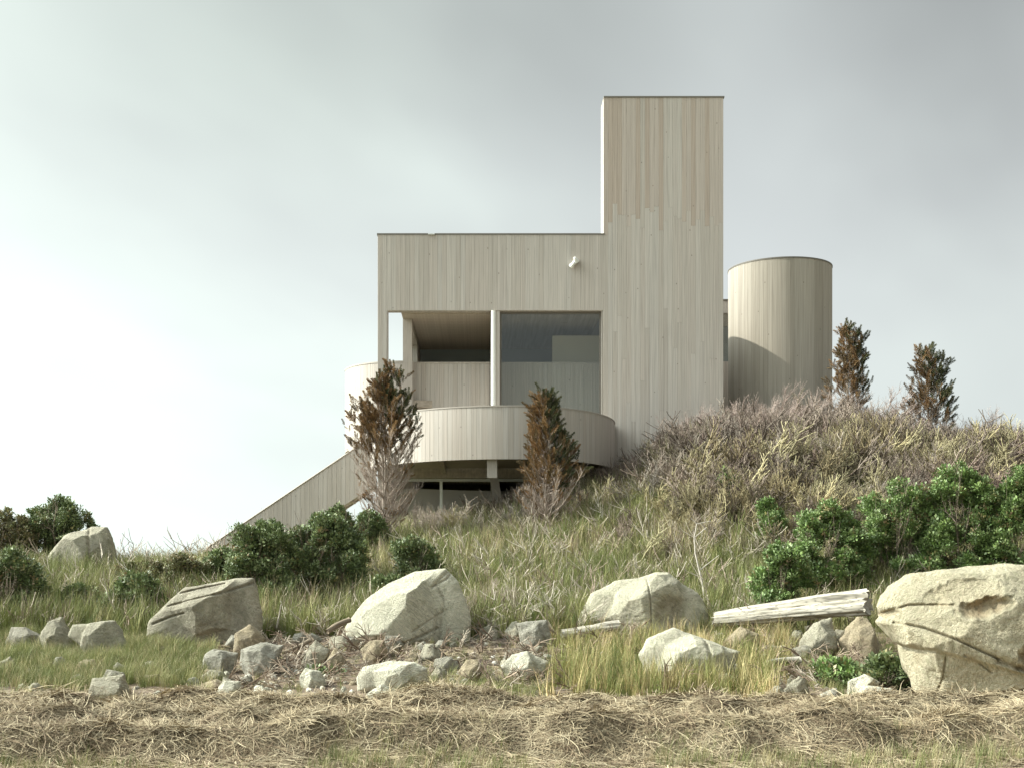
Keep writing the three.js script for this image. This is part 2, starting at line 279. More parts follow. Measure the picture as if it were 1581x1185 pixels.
// the curved balcony
{
  const cx = .675, BTOP = 5.59, BBOT = 4.30, pt = (t, off = 0) => { const a = (t < 0 ? 3.7 : 3.0) - off, b = 4.15 - off; return [cx + a * Math.sin(t), -(DF - b * Math.cos(t))]; };
  const path = []; for (let i = 0; i <= 400; i++) path.push(pt(-Math.PI / 2 + Math.PI * i / 400));
  const len = [0]; for (let i = 1; i < path.length; i++) len.push(len[i - 1] + Math.hypot(path[i][0] - path[i - 1][0], path[i][1] - path[i - 1][1]));
  const L = len.at(-1), n = Math.round(L / PITCH), at = (s) => { let i = 1; while (i < len.length - 1 && len[i] < s) i++; const t = (s - len[i - 1]) / (len[i] - len[i - 1]); return [lerp(path[i - 1][0], path[i][0], t), lerp(path[i - 1][1], path[i][1], t)]; };
  const ringGeo = (o0, o1, y0, y1, close = false) => { const b = new MB(), N = 120, q = []; for (let i = 0; i <= N; i++) { const t = -Math.PI / 2 + Math.PI * i / N, [ax, az] = pt(t, o0), [bx, bz] = close ? [bxMid(t), -DF] : pt(t, o1); q.push([[ax, y0, az], [ax, y1, az], [bx, y1, bz], [bx, y0, bz]].map(([x, y, z]) => [x - HB.x, y - HB.y, z - HB.z])); }
    for (let i = 0; i < N; i++) for (let k = 0; k < 4; k++) { const k2 = (k + 1) % 4; b.quad(b.v(...q[i][k]), b.v(...q[i + 1][k]), b.v(...q[i + 1][k2]), b.v(...q[i][k2])); } return b.geo(); };
  const bxMid = (t) => cx + (t < 0 ? 3.7 : 3.0) * Math.sin(t) * 0.97;
  const bal = mesh('balcony', ringGeo(BT + .002, .16, BBOT + .01, BTOP - .02), backing, house);
  for (let i = 0; i < n; i++) { const s0 = L * i / n, s1 = L * (i + 1) / n, a = at(s0), c = at(s1), mx = (a[0] + c[0]) / 2, mz = (a[1] + c[1]) / 2, w = Math.hypot(c[0] - a[0], c[1] - a[1]);
    board(bal, mx, mz, Math.atan2(-(c[1] - a[1]), c[0] - a[0]), w - .0015, BBOT, BBOT, BTOP - .02, BTOP - .02, toneFor(s0 + 20, 2)); }
  const cap = mesh('balcony_cap', ringGeo(-.012, .175, BTOP - .02, BTOP + .012), woodTones[4], house);
  mesh('balcony_floor', ringGeo(.162, 0, BBOT + .12, BBOT + .2, true), innerCedar, house);
  // beams under the floor
  for (const x of [-2.2, -1.0, 1.5, 2.7]) hbox('floor_beam', x - .05, x + .05, BBOT - .06 + .05, BBOT + .118, DF - 3.0 + Math.abs(x - .5) * .5, DF - .02, innerCedar);
  const d = 30.05; hbox('balcony_beam', (752 - PX) / F * d, (767.5 - PX) / F * d, EYE + (PY - 737) / F * d, BBOT + .1, d, d + .26, woodTones[2]);
  { const sd = 33.2, b = new MB(), z0 = -sd, z1 = -(sd + .22), q = [[752, 716], [766, 716], [774, 765], [774, 830], [760, 830], [762, 765]].map(([x, y]) => { const p = atPx(x, y, sd); return [p.x - HB.x, p.y - HB.y]; });
    const f = q.map(([x, y]) => b.v(x, y, z0 - HB.z)), k = q.map(([x, y]) => b.v(x, y, z1 - HB.z));
    b.quad(f[0], f[5], f[2], f[1]); b.quad(f[5], f[4], f[3], f[2]); b.quad(k[1], k[2], k[5], k[0]); b.quad(k[2], k[3], k[4], k[5]);
    for (let i = 0; i < 6; i++) { const j = (i + 1) % 6; b.quad(b.v(q[i][0], q[i][1], z0 - HB.z), b.v(q[j][0], q[j][1], z0 - HB.z), b.v(q[j][0], q[j][1], z1 - HB.z), b.v(q[i][0], q[i][1], z1 - HB.z)); }
    mesh('tapered_column', b.geo(), woodTones[4], house); }
}
// round bay on the sun side, silo, link wing
const siloTones = [[.50, .475, .43], [.47, .445, .40], [.525, .50, .455], [.455, .43, .385]].map((c) => std(...c, 0.85, { map: woodMap, bumpMap: woodBump, bumpScale: 0.0012 }));
function drum(name, cx, d, r, y0, y1, t0, t1, pitch, brown_, hollow, boardsFrom, boardsTo) {
  const b = new MB(), N = 96, q = [], rin = hollow ? r - .16 : r * .2; for (let i = 0; i <= N; i++) { const t = lerp(t0, t1, i / N), s = Math.sin(t), c = Math.cos(t); q.push([[r - BT, y0], [r - BT, y1 - .02], [rin, y1 - .02], [rin, y0]].map(([rr, y]) => [cx + rr * s - HB.x, y - HB.y, -(d - rr * c) - HB.z])); }
  for (let i = 0; i < N; i++) for (let k = 0; k < 4; k++) { const k2 = (k + 1) % 4; b.quad(b.v(...q[i][k]), b.v(...q[i + 1][k]), b.v(...q[i + 1][k2]), b.v(...q[i][k2])); }
  const m = mesh(name, b.geo(), backing, house), n = Math.round(r * (t1 - t0) / pitch), rest = [];
  for (let i = 0; i < n; i++) { const t = lerp(t0, t1, (i + .5) / n), w = 2 * r * Math.sin((t1 - t0) / n / 2); const x = cx + r * Math.sin(t), z = -(d - r * Math.cos(t));
    if (t > boardsFrom && t < boardsTo) board(m, x, z, t, w - .0015, y0, y0, y1 - .02, y1 - .02, name === 'silo' ? siloTones[Math.floor(clamp(.5 + fbm(i * .23, 4, 2, 2) * 1.2 + (wr() - .5) * .7, 0, .99) * 4)] : toneFor(i * pitch + cx * 3, y0));
    else rest.push(boardGeo(w - .0015, y0, y0, y1 - .02, y1 - .02, i).rotateY(t).translate(x - HB.x, -HB.y, z - HB.z)); }
  if (rest.length) { const s = mesh('boards', mergeGeometries(rest), woodTones[0], m); s.userData.kind = 'stuff'; }
  const cb = new MB(), cq = []; for (let i = 0; i <= N; i++) { const t = lerp(t0, t1, i / N), s = Math.sin(t), c = Math.cos(t); cq.push([[r + .014, y1 - .02], [r + .014, y1 + .018], [r - .19, y1 + .018], [r - .19, y1 - .02]].map(([rr, y]) => [cx + rr * s - HB.x, y - HB.y, -(d - rr * c) - HB.z])); }
  for (let i = 0; i < N; i++) for (let k = 0; k < 4; k++) { const k2 = (k + 1) % 4; cb.quad(cb.v(...cq[i][k]), cb.v(...cq[i + 1][k]), cb.v(...cq[i + 1][k2]), cb.v(...cq[i][k2])); }
  mesh('rim', cb.geo(), hollow ? woodTones[2] : coping, m);
  return m;
}
drum('silo', 9.0, 37, 1.52, 3.2, 10.62, -Math.PI, Math.PI, PITCH, undefined, false, -1.95, 1.5);
drum('round_bay', -2.2, 36.8, 1.84, 5.1, 7.53, -Math.PI * .95, Math.PI * .05, PITCH, false, true, 9, 9);
{ const g = new THREE.CylinderGeometry(1.8, 1.8, .2, 48, 1, false, 0, Math.PI * 2).translate(-2.2 - HB.x, 6.35 - HB.y, -36.8 - HB.z); mesh('bay_floor', g, innerCedar, house); }
pieces('rear_volume', [[OR + .2, 5.8, 2.5, 9.8, zB + .752, DB - .002]], woodTones[0]);
{ const wg = pieces('link_wing', [[5.81, 9.6, 9.87, 10.27, 39.6, 42], [5.81, 9.6, 3, 8.31, 39.6, 42]], woodTones[3]);
  hbox('wing_coping', 5.81, 9.62, 10.27, 10.31, 39.57, 42, coping);
  hbox('wing_window', 5.81, 9.6, 8.31, 9.87, 39.75, 39.756, glassMat); hbox('wing_back', 5.81, 9.6, 8.31, 9.87, 41.8, 41.99, interiorWall);
}
// outside stair, a boarded parallelogram climbing to the bay
{
  const d = 34.6, P = (px, py) => { const p = atPx(px, py, d); return [p.x, p.y]; };
  const [ax, ay] = P(318, 846), [bx, by] = P(575, 673), drop = 77 / F * d, sl = (by - ay) / (bx - ax), yTop = (x) => ay + (x - ax) * sl;
  const shape = new THREE.Shape(); shape.moveTo(ax, ay); shape.lineTo(bx, by); shape.lineTo(bx, by - drop); shape.lineTo(ax, ay - drop);
  const wallGeo = (d0, d1) => new THREE.ExtrudeGeometry(shape, { depth: d1 - d0, bevelEnabled: false }).translate(-HB.x, -HB.y, -d1 - HB.z);
  const st = mesh('stair_wall', wallGeo(d + BT, d + .14), backing, house), n = Math.round((bx - ax) / PITCH), p = (bx - ax) / n;
  for (let i = 0; i < n; i++) { const x0 = ax + i * p, x1 = x0 + p; board(st, (x0 + x1) / 2, -d, 0, p - .0025, yTop(x0) - drop, yTop(x1) - drop, yTop(x0) - .02, yTop(x1) - .02, toneFor(x0 + 40, 1)); }
  mesh('stair_wall_far', wallGeo(d + 1.15, d + 1.3), woodTones[1], house).name = 'stair_wall';
  const nt = 15; for (let i = 0; i < nt; i++) { const x = lerp(ax, bx - .3, i / nt), y = yTop(x) - drop + .16; hbox('stair_tread', x, x + .3, y, y + .05, d + .142, d + 1.148, innerCedar); }
  const b = new MB(), cap = [[-.012, -.02], [.152, -.02], [.152, .02], [-.012, .02]]; const r = [[ax, ay], [bx, by]].map(([x, y]) => cap.map(([dd, dy]) => b.v(x - HB.x, y + dy - HB.y, -(d + dd) - HB.z)));
  for (let k = 0; k < 4; k++) { const k2 = (k + 1) % 4; b.quad(r[0][k], r[1][k], r[1][k2], r[0][k2]); }
  mesh('stair_cap', b.geo(), woodTones[4], house);
  mesh('stair_soffit', new THREE.ExtrudeGeometry((() => { const s = new THREE.Shape(); s.moveTo(ax, ay - drop + .04); s.lineTo(bx, by - drop + .04); s.lineTo(bx, by - drop + .1); s.lineTo(ax, ay - drop + .1); return s; })(), { depth: 1.0, bevelEnabled: false }).translate(-HB.x, -HB.y, -(d + 1.146) - HB.z), innerCedar, house);
}
// twin floodlight on the front wall
{
  const p = atPx(887, 405, DF - .05), lampG = new THREE.LatheGeometry([[.01, -.08], [.035, -.075], [.045, -.03], [.075, .07], [.07, .075], [.04, .02]].map(([a, c]) => new THREE.Vector2(a, c)), 16);
  const plate = mesh('floodlight', new THREE.CylinderGeometry(.06, .065, .05, 18).rotateX(Math.PI / 2), whitePaint, house); plate.position.copy(p).sub(HB); plate.position.z = -(DF - .024) - HB.z;
  for (const [dx, dy, rz] of [[-.05, -.075, 2.6], [.03, .06, 3.6]]) { const l = mesh('lamp_head', lampG, whitePaint, plate); l.position.set(dx, dy, .075); l.rotation.set(0.9, 0, rz); }
}
// ---------------------------------------------------------------- rocks
const rockBump = tex(512, 512, (u, v) => { const a = 2 * Math.PI * u, b = 2 * Math.PI * v, x = Math.cos(a) * 5, y = Math.sin(a) * 5, z = Math.cos(b) * 5, w = Math.sin(b) * 5;
  return 0.5 + 0.35 * fbm(x + w * 0.7, y + z * 0.6, z - w, 3) + 0.25 * noise(x * 6 + w * 5, y * 6 - z * 4, z * 6 + 3) + 0.2 * noise(x * 17 + z * 9, y * 17 + w * 11, w * 9); });
const rockMap = tex(1024, 1024, (u, v) => { const a = 2 * Math.PI * u, b = 2 * Math.PI * v, x = Math.cos(a) * 4, y = Math.sin(a) * 4, z = Math.cos(b) * 4, w = Math.sin(b) * 4;
  const big = fbm(x + w * 0.6, y + z * 0.7, z - w * 0.8, 4, 0.55), grain = noise(x * 21 + w * 13, y * 21 - z * 15, z * 17 + w * 8), fine = noise(x * 47 - z * 31, y * 47 + w * 29, w * 41), vein = Math.pow(1 - Math.abs(noise(x * 2.3 + z, y * 2.3 - w, w * 2 + z * 1.4)), 26), spot = smooth(0.25, 0.5, noise(x * 7 + z * 5, y * 7 + w * 6, z * 6));
  const g = 0.955 + 0.15 * big + 0.08 * grain + 0.07 * fine - 0.22 * vein - 0.13 * spot; return [g * (1 + 0.03 * big), g, g * (0.97 - 0.06 * Math.max(0, -big))]; }, true);
const rockMat = std(1, 1, 1, 0.95, { vertexColors: true, map: rockMap, bumpMap: rockBump, bumpScale: 0.045 });
const CREAM = [.60, .555, .45], GREY = [.40, .375, .33], RUST = [.42, .32, .215], LICHEN = [.33, .32, .25], PALE = [.68, .645, .55], TAN = [.52, .43, .30];
function rockGeo({ outline, depth, detail, planes = [], carve = [], seed = 1, rough = 0.035, tones = [CREAM, GREY, RUST], speckle = 0.12, p = 2.6, stain = 0.3, crack = 0.02, nChips = 40, chip = 0.9, keep = true }) {
  let cx = 0, cy = 0; const o = outline; { let lo = [1e9, 1e9], hi = [-1e9, -1e9]; for (const [x, y] of o) { lo = [Math.min(lo[0], x), Math.min(lo[1], y)]; hi = [Math.max(hi[0], x), Math.max(hi[1], y)]; } cx = (lo[0] + hi[0]) / 2; cy = (lo[1] + hi[1]) / 2; }
  const N = 720, tab = new Float32Array(N); let avg = 0;
  for (let k = 0; k < N; k++) { const t = k / N * 2 * Math.PI, dx = Math.cos(t), dy = Math.sin(t); let best = 0;
    for (let i = 0; i < o.length; i++) { const [x0, y0] = o[i], [x1, y1] = o[(i + 1) % o.length], ex = x1 - x0, ey = y1 - y0, det = dx * -ey + dy * ex; if (Math.abs(det) < 1e-9) continue; const rx = x0 - cx, ry = y0 - cy, r = (rx * -ey + ry * ex) / det, s = (dx * ry - dy * rx) / det; if (s >= -1e-6 && s <= 1 + 1e-6 && r > best) best = r; }
    tab[k] = best || 0.1; avg += tab[k] / N; }
  const rad = (t) => { const f = ((t / (2 * Math.PI)) % 1 + 1) % 1 * N, i = Math.floor(f); return lerp(tab[i % N], tab[(i + 1) % N], f - i); };
  let g = new THREE.IcosahedronGeometry(1, detail); g.deleteAttribute('uv'); g.deleteAttribute('normal'); g = mergeVertices(g, 1e-5);
  const pos = g.attributes.position, col = new Float32Array(pos.count * 3), uv = new Float32Array(pos.count * 2), S = seed * 13.7;
  const pl = planes.map(([nx, ny, nz, off]) => { const l = Math.hypot(nx, ny, nz); return [nx / l, ny / l, nz / l, off * avg]; });
  const RR = rng(seed * 31 + 5), baseR = (dx, dy, dz) => { const rho = Math.hypot(dx, dy); let r = Math.pow(Math.pow(rho / rad(Math.atan2(dy, dx)), p) + Math.pow(Math.abs(dz) / depth, p), -1 / p); for (const [a, b, c, f] of pl) { const k = a * dx + b * dy + c * dz; if (k > 1e-3) r = Math.min(r, f / k); } return r; };
  const chips = []; for (let k = 0; k < nChips; k++) { const z = RR() * 2 - 1, a = RR() * 6.283, q = Math.sqrt(1 - z * z), n = [q * Math.cos(a), z, q * Math.sin(a)]; chips.push([...n, baseR(...n) * (chip + (0.99 - chip) * RR())]); }
  for (let i = 0; i < pos.count; i++) {
    const dx = pos.getX(i), dy = pos.getY(i), dz = pos.getZ(i), rho = Math.hypot(dx, dy), rs = rad(Math.atan2(dy, dx));
    let r = Math.pow(Math.pow(rho / rs, p) + Math.pow(Math.abs(dz) / depth, p), -1 / p);
    let cut = r; for (const [a, b, c, f] of pl) { const k = a * dx + b * dy + c * dz; if (k > 1e-3) cut = Math.min(cut, f / k); }
    for (const [a, b, c, f] of chips) { const k = a * dx + b * dy + c * dz; if (k > .3) cut = Math.min(cut, f / k); }
    r = lerp(r, cut, keep ? smooth(.04, .42, Math.abs(dz)) : 1);                // the traced outline stays, the faces are cut
    const q = 1 / avg, X = dx * r * q, Y = dy * r * q, Z = dz * r * q;
    const big = fbm(X * 1.4 + S, Y * 1.4, Z * 1.4, 4, 0.5), rid = 1 - Math.abs(noise(X * 2.1 + S, Y * 2.6 + 4, Z * 2.1)), cr = Math.pow(rid, 14);
    r *= 1 + rough * big * 1.3 - crack * 0.35 * cr * smooth(0, .3, fbm(X + S, Y, Z, 2)) + rough * 0.5 * (Math.abs(fbm(X * 4 + S, Y * 6, Z * 4, 3)) - .15) + 0.010 * fbm(X * 13 + S, Y * 13, Z * 13, 3) ;
    let x = dx * r, y = dy * r, z = dz * r, stainHere = 0;
    for (const f of carve) {
      if (z < -depth * 0.1) break;
      if (f.groove) { let dm = 1e9; for (let k = 0; k < f.groove.length - 1; k++) { const [x0, y0] = f.groove[k], [x1, y1] = f.groove[k + 1], t = clamp(((x + cx - x0) * (x1 - x0) + (y + cy - y0) * (y1 - y0)) / ((x1 - x0) ** 2 + (y1 - y0) ** 2)); dm = Math.min(dm, Math.hypot(x + cx - x0 - t * (x1 - x0), y + cy - y0 - t * (y1 - y0))); } const e = Math.exp(-((dm / f.w) ** 2)); z -= f.depth * e; stainHere += 0.5 * e; }
      if (f.scoop) { const ca = Math.cos(f.rot), sa = Math.sin(f.rot), ux = x + cx - f.scoop[0] + .07 * noise(x * 5, y * 5, 1 + S) + .03 * noise(x * 14, y * 14, 2), uy = y + cy - f.scoop[1] + .07 * noise(x * 5, y * 5, 9 + S) + .03 * noise(x * 14, y * 14, 5), a = (ux * ca + uy * sa) / f.rx, b = (-ux * sa + uy * ca) / f.ry, e = a * a + b * b; if (e < 1) { const k = Math.pow(1 - e, f.pow ?? 0.7); z -= f.depth * k; stainHere += (f.stain ?? 0.6) * Math.min(1, k * 2); } }
      if (f.step) { const [x0, y0, x1, y1] = f.step, L = Math.hypot(x1 - x0, y1 - y0), s = ((x1 - x0) * (y + cy - y0) - (y1 - y0) * (x + cx - x0)) / L; z -= f.depth * smooth(f.w, -f.w, s); }
    }
    pos.setXYZ(i, x, y, z);
    const n1 = 0.5 + 0.5 * fbm(X * 2.2 + S, Y * 2.2 + 3, Z * 2.2, 4, 0.6), n2 = fbm(X * 3.1 + S + 5, Y * 2.0, Z * 3.1, 4, 0.6), n3 = noise(x * 34 + S, y * 34, z * 34), n4 = noise(x * 11, y * 11 + S, z * 11);
    const m = smooth(0.38, 0.72, n1), st = clamp(smooth(0.12, 0.5, n2) * stain + stainHere * (0.35 + 0.5 * n1));
    for (let c = 0; c < 3; c++) col[i * 3 + c] = lerp(lerp(tones[0][c], tones[1][c], m), tones[2][c], st) * (1 + speckle * n3 + 0.10 * n4);
    uv[i * 2] = x * 0.83 + z * 0.61 + y * 0.13; uv[i * 2 + 1] = y * 0.9 - z * 0.55 + x * 0.17;
  }
  g.setAttribute('color', new THREE.BufferAttribute(col, 3)); g.setAttribute('uv', new THREE.BufferAttribute(uv, 2)); g.computeVertexNormals();
  return { g, cx, cy };
}
const rockFoot = [];                                                   // where grass should not grow through
// an outline traced in pixels, built at the distance where its foot meets the ground
function boulder(name, pts, d, spec, label, category = 'boulder', grp) {
  const D = d + spec.depth * 0.55, k = D / F, px0 = pts.reduce((s, p) => s + p[0], 0) / pts.length, foot = Math.max(...pts.map((p) => p[1])), O = atPx(px0, foot, D);
  const toL = ([x, y]) => [(x - px0) * k, (foot - y) * k];
  const carve = (spec.carve ?? []).map((c) => ({ ...c, groove: c.groove?.map(toL), scoop: c.scoop && toL(c.scoop), step: c.step && [...toL(c.step.slice(0, 2)), ...toL(c.step.slice(2))] }));
  const { g, cx, cy } = rockGeo({ ...spec, outline: pts.map(toL), carve, depth: spec.depth });
  g.translate(cx, cy, 0);
  const m = mesh(name, g, rockMat); m.position.copy(O); tag(m, label, category, grp);
  const w = (Math.max(...pts.map((p) => p[0])) - Math.min(...pts.map((p) => p[0]))) * k / 2;
  rockFoot.push([O.x, d + spec.depth * 0.55, w * 0.85, spec.depth * 0.8]);
  return m;
}
boulder('boulder', [[1357, 935], [1362, 918], [1375, 903], [1390, 893], [1405, 885], [1450, 880], [1500, 875], [1545, 871], [1590, 871], [1640, 880], [1685, 915], [1702, 970], [1692, 1030], [1640, 1072], [1590, 1082], [1545, 1070], [1525, 1066], [1505, 1082], [1488, 1090], [1440, 1090], [1416, 1068], [1408, 1035], [1402, 1010], [1401, 999], [1382, 991], [1368, 976], [1355, 960], [1363, 948]], 14.1, {
  depth: 0.95, detail: 100, nChips: 34, chip: .955, seed: 3, rough: 0.045, p: 3.4, stain: 0.4, tones: [[.56, .505, .385], [.47, .41, .30], [.34, .245, .15]], planes: [[-.5, .25, .85, .98], [.1, .6, .8, .92], [-.05, .05, 1, .84], [-.25, -.35, .9, .86], [.4, -.2, .9, .9]],
  carve: [{ groove: [[1371, 959], [1402, 966], [1440, 982], [1500, 1010]], w: 0.011, depth: 0.085 }, { groove: [[1500, 1012], [1540, 1028], [1581, 1012], [1640, 990]], w: 0.03, depth: 0.07 }, { scoop: [1478, 934], rx: 0.34, ry: 0.13, rot: 0.28, depth: 0.16, pow: 1.1, stain: .9 }, { scoop: [1455, 915], rx: 0.42, ry: 0.17, rot: 0.2, depth: 0.06, stain: 0.35 }, { scoop: [1572, 975], rx: 0.46, ry: 0.20, rot: 0.75, depth: 0.24, pow: 1.0, stain: .9 }, { scoop: [1560, 1000], rx: 0.34, ry: 0.16, rot: 0.6, depth: 0.12, pow: 0.6 },
    { step: [1398, 994, 1500, 1022], w: 0.02, depth: 0.07 }, { groove: [[1430, 1008], [1431, 1040], [1429, 1082]], w: 0.009, depth: 0.035 }, { groove: [[1452, 1005], [1475, 1015], [1495, 1030]], w: 0.012, depth: 0.035 }, { groove: [[1362, 948], [1370, 938], [1384, 932], [1440, 931]], w: 0.011, depth: 0.05 }, { scoop: [1366, 944], rx: .09, ry: .05, rot: .6, depth: .12 }, { scoop: [1548, 1076], rx: 0.42, ry: 0.10, rot: 0, depth: 0.3, stain: .3 }],
}, 'huge cream boulder with deep scooped hollows and a long diagonal crack, overhanging its foot');
boulder('boulder', [[522, 985], [545, 950], [565, 925], [600, 900], [640, 882], [688, 877], [708, 897], [720, 925], [727, 955], [728, 1002], [640, 1004], [560, 1003], [530, 998]], 20.2, {
  depth: 0.95, detail: 56, seed: 8, rough: 0.022, p: 3.0, stain: 0.12, crack: .03, tones: [[.70, .665, .56], [.63, .60, .50], [.47, .42, .34]], planes: [[-.5, .62, .62, .74], [-.35, .2, .9, .82], [.75, .1, .75, .70], [.55, -.2, .8, .8]],
  carve: [{ groove: [[690, 884], [672, 900], [686, 925], [678, 985]], w: 0.02, depth: 0.03 }, { groove: [[668, 905], [690, 893], [697, 884]], w: .015, depth: .04 }, { groove: [[622, 992], [655, 978], [676, 968]], w: 0.018, depth: 0.05 }, { groove: [[640, 972], [665, 955], [690, 940]], w: .012, depth: .025 }],
}, 'broad white boulder shaped like a tent, peak leaning towards the grassy slope');
boulder('boulder', [[226, 982], [232, 958], [262, 925], [285, 906], [300, 905], [335, 898], [365, 892], [392, 892], [399, 910], [405, 945], [402, 992], [340, 997], [255, 998]], 20.0, {
  depth: 0.75, detail: 56, seed: 12, rough: 0.05, p: 2.8, crack: .05, stain: 0.35, tones: [[.47, .43, .355], [.30, .27, .22], [.25, .21, .16]], planes: [[-.25, .95, .42, .55], [-.1, -.5, .85, .50], [.85, .15, .5, .95], [.6, -.05, .8, .70]],
  carve: [{ groove: [[262, 935], [300, 925], [345, 915], [392, 900]], w: 0.016, depth: 0.04 }, { groove: [[240, 962], [270, 950], [290, 945]], w: 0.013, depth: 0.04 }, { groove: [[280, 915], [310, 908], [350, 900]], w: .015, depth: .05 }],
}, 'grey slanted boulder with a furrowed bright top and dark undercut face, beside green bushes');
boulder('boulder', [[890, 965], [903, 935], [915, 915], [950, 896], [985, 892], [1010, 884], [1030, 884], [1060, 905], [1078, 915], [1094, 945], [1096, 985], [1030, 990], [960, 988], [900, 985]], 21.0, {
  depth: 0.8, detail: 52, seed: 21, rough: 0.05, crack: .04, stain: 0.5, tones: [[.62, .58, .47], [.50, .46, .38], [.40, .34, .26]], planes: [[-.4, .75, .55, .66], [.3, .1, .95, .72], [-.3, -.2, .95, .74], [.8, .2, .55, .88]],
  carve: [{ groove: [[995, 895], [998, 930], [1000, 980]], w: 0.014, depth: 0.04 }, { scoop: [1030, 945], rx: .36, ry: .34, rot: .2, depth: .09, pow: 1.3, stain: 1 }],
}, 'wide lumpy cream boulder stained brown, between the tent-shaped boulder and the driftwood log');
boulder('boulder', [[62, 890], [85, 846], [100, 826], [135, 816], [142, 812], [165, 813], [173, 830], [178, 862], [180, 900], [120, 905], [70, 900]], 27.0, {
  depth: 0.7, detail: 44, seed: 31, rough: 0.03, stain: 0.3, crack: .02, tones: [[.55, .51, .42], [.45, .41, .34], [.40, .34, .26]], planes: [[-.45, .8, .4, .78], [-.1, .0, 1, .72], [.7, .2, .75, .82]], carve: [{ groove: [[140, 816], [146, 850], [150, 885]], w: .03, depth: .05 }],
}, 'weathered boulder standing against the sky on the crest, next to a tall leafy bush');
boulder('boulder', [[986, 1010], [1000, 985], [1040, 968], [1056, 975], [1085, 984], [1120, 998], [1142, 1005], [1137, 1022], [1122, 1050], [1000, 1050]], 16.2, {
  depth: 0.55, detail: 40, seed: 44, rough: 0.04, stain: .12, tones: [[.70, .66, .55], [.62, .58, .48], [.5, .44, .34]], planes: [[-.3, .8, .5, .66], [.3, .7, .65, .72], [0, .1, 1, .8]], carve: [{ groove: [[1085, 985], [1090, 1010], [1088, 1040]], w: .02, depth: .05 }],
}, 'low cream boulder half hidden behind tall green grass');
boulder('boulder', [[551, 1045], [560, 1029], [600, 1020], [640, 1022], [659, 1031], [659, 1050], [620, 1064], [575, 1070], [552, 1066]], 15.3, {
  depth: 0.38, detail: 34, seed: 52, rough: 0.035, p: 3.2, stain: .1, tones: [[.72, .69, .59], [.64, .6, .51], [.5, .45, .36]], planes: [[-.1, 1, .25, .62], [.6, .2, .8, .9], [-.1, -.3, .9, .68]],
}, 'flat-topped white block of stone below the tent-shaped boulder');
// smaller stones, each from its own box in the picture: x0, y0, x1, y1, kind of tone, label
const TONES = { w: [[.66, .63, .54], [.55, .52, .44], [.44, .39, .31]], c: [[.46, .425, .345], [.36, .33, .27], [.30, .24, .17]], g: [[.43, .405, .36], [.31, .29, .25], [.24, .215, .17]], t: [[.44, .36, .255], [.38, .315, .235], [.30, .225, .15]], d: [[.38, .35, .30], [.30, .28, .24], [.27, .24, .19]] };
const pick0 = (R, t) => t[Math.floor(R() * t.length)], freeOfRocks = (x, d) => rockFoot.every(([rx, rd, w, t]) => ((x - rx) / (w + .05)) ** 2 + ((d - rd) / (t + .05)) ** 2 > 1);
function angular(R, x0, y0, x1, y1, blocky) {                          // an irregular, cornered outline that fills a pixel box and has a flat foot
  const n = 6 + Math.floor(R() * 3), raw = [], off = R() * 6.283; for (let i = 0; i < n; i++) { const t = off + (i + (R() - .5) * .8) / n * 2 * Math.PI, k = blocky ? .85 + .3 * R() : .68 + .5 * R(); raw.push([Math.cos(t) * k, Math.max(-.62, Math.sin(t) * k)]); }
  const lo = [0, 1].map((q) => Math.min(...raw.map((p) => p[q]))), hi = [0, 1].map((q) => Math.max(...raw.map((p) => p[q])));
  return raw.map(([x, y]) => [lerp(x0, x1, (x - lo[0]) / (hi[0] - lo[0])), lerp(y1, y0, (y - lo[1]) / (hi[1] - lo[1]))]);
}
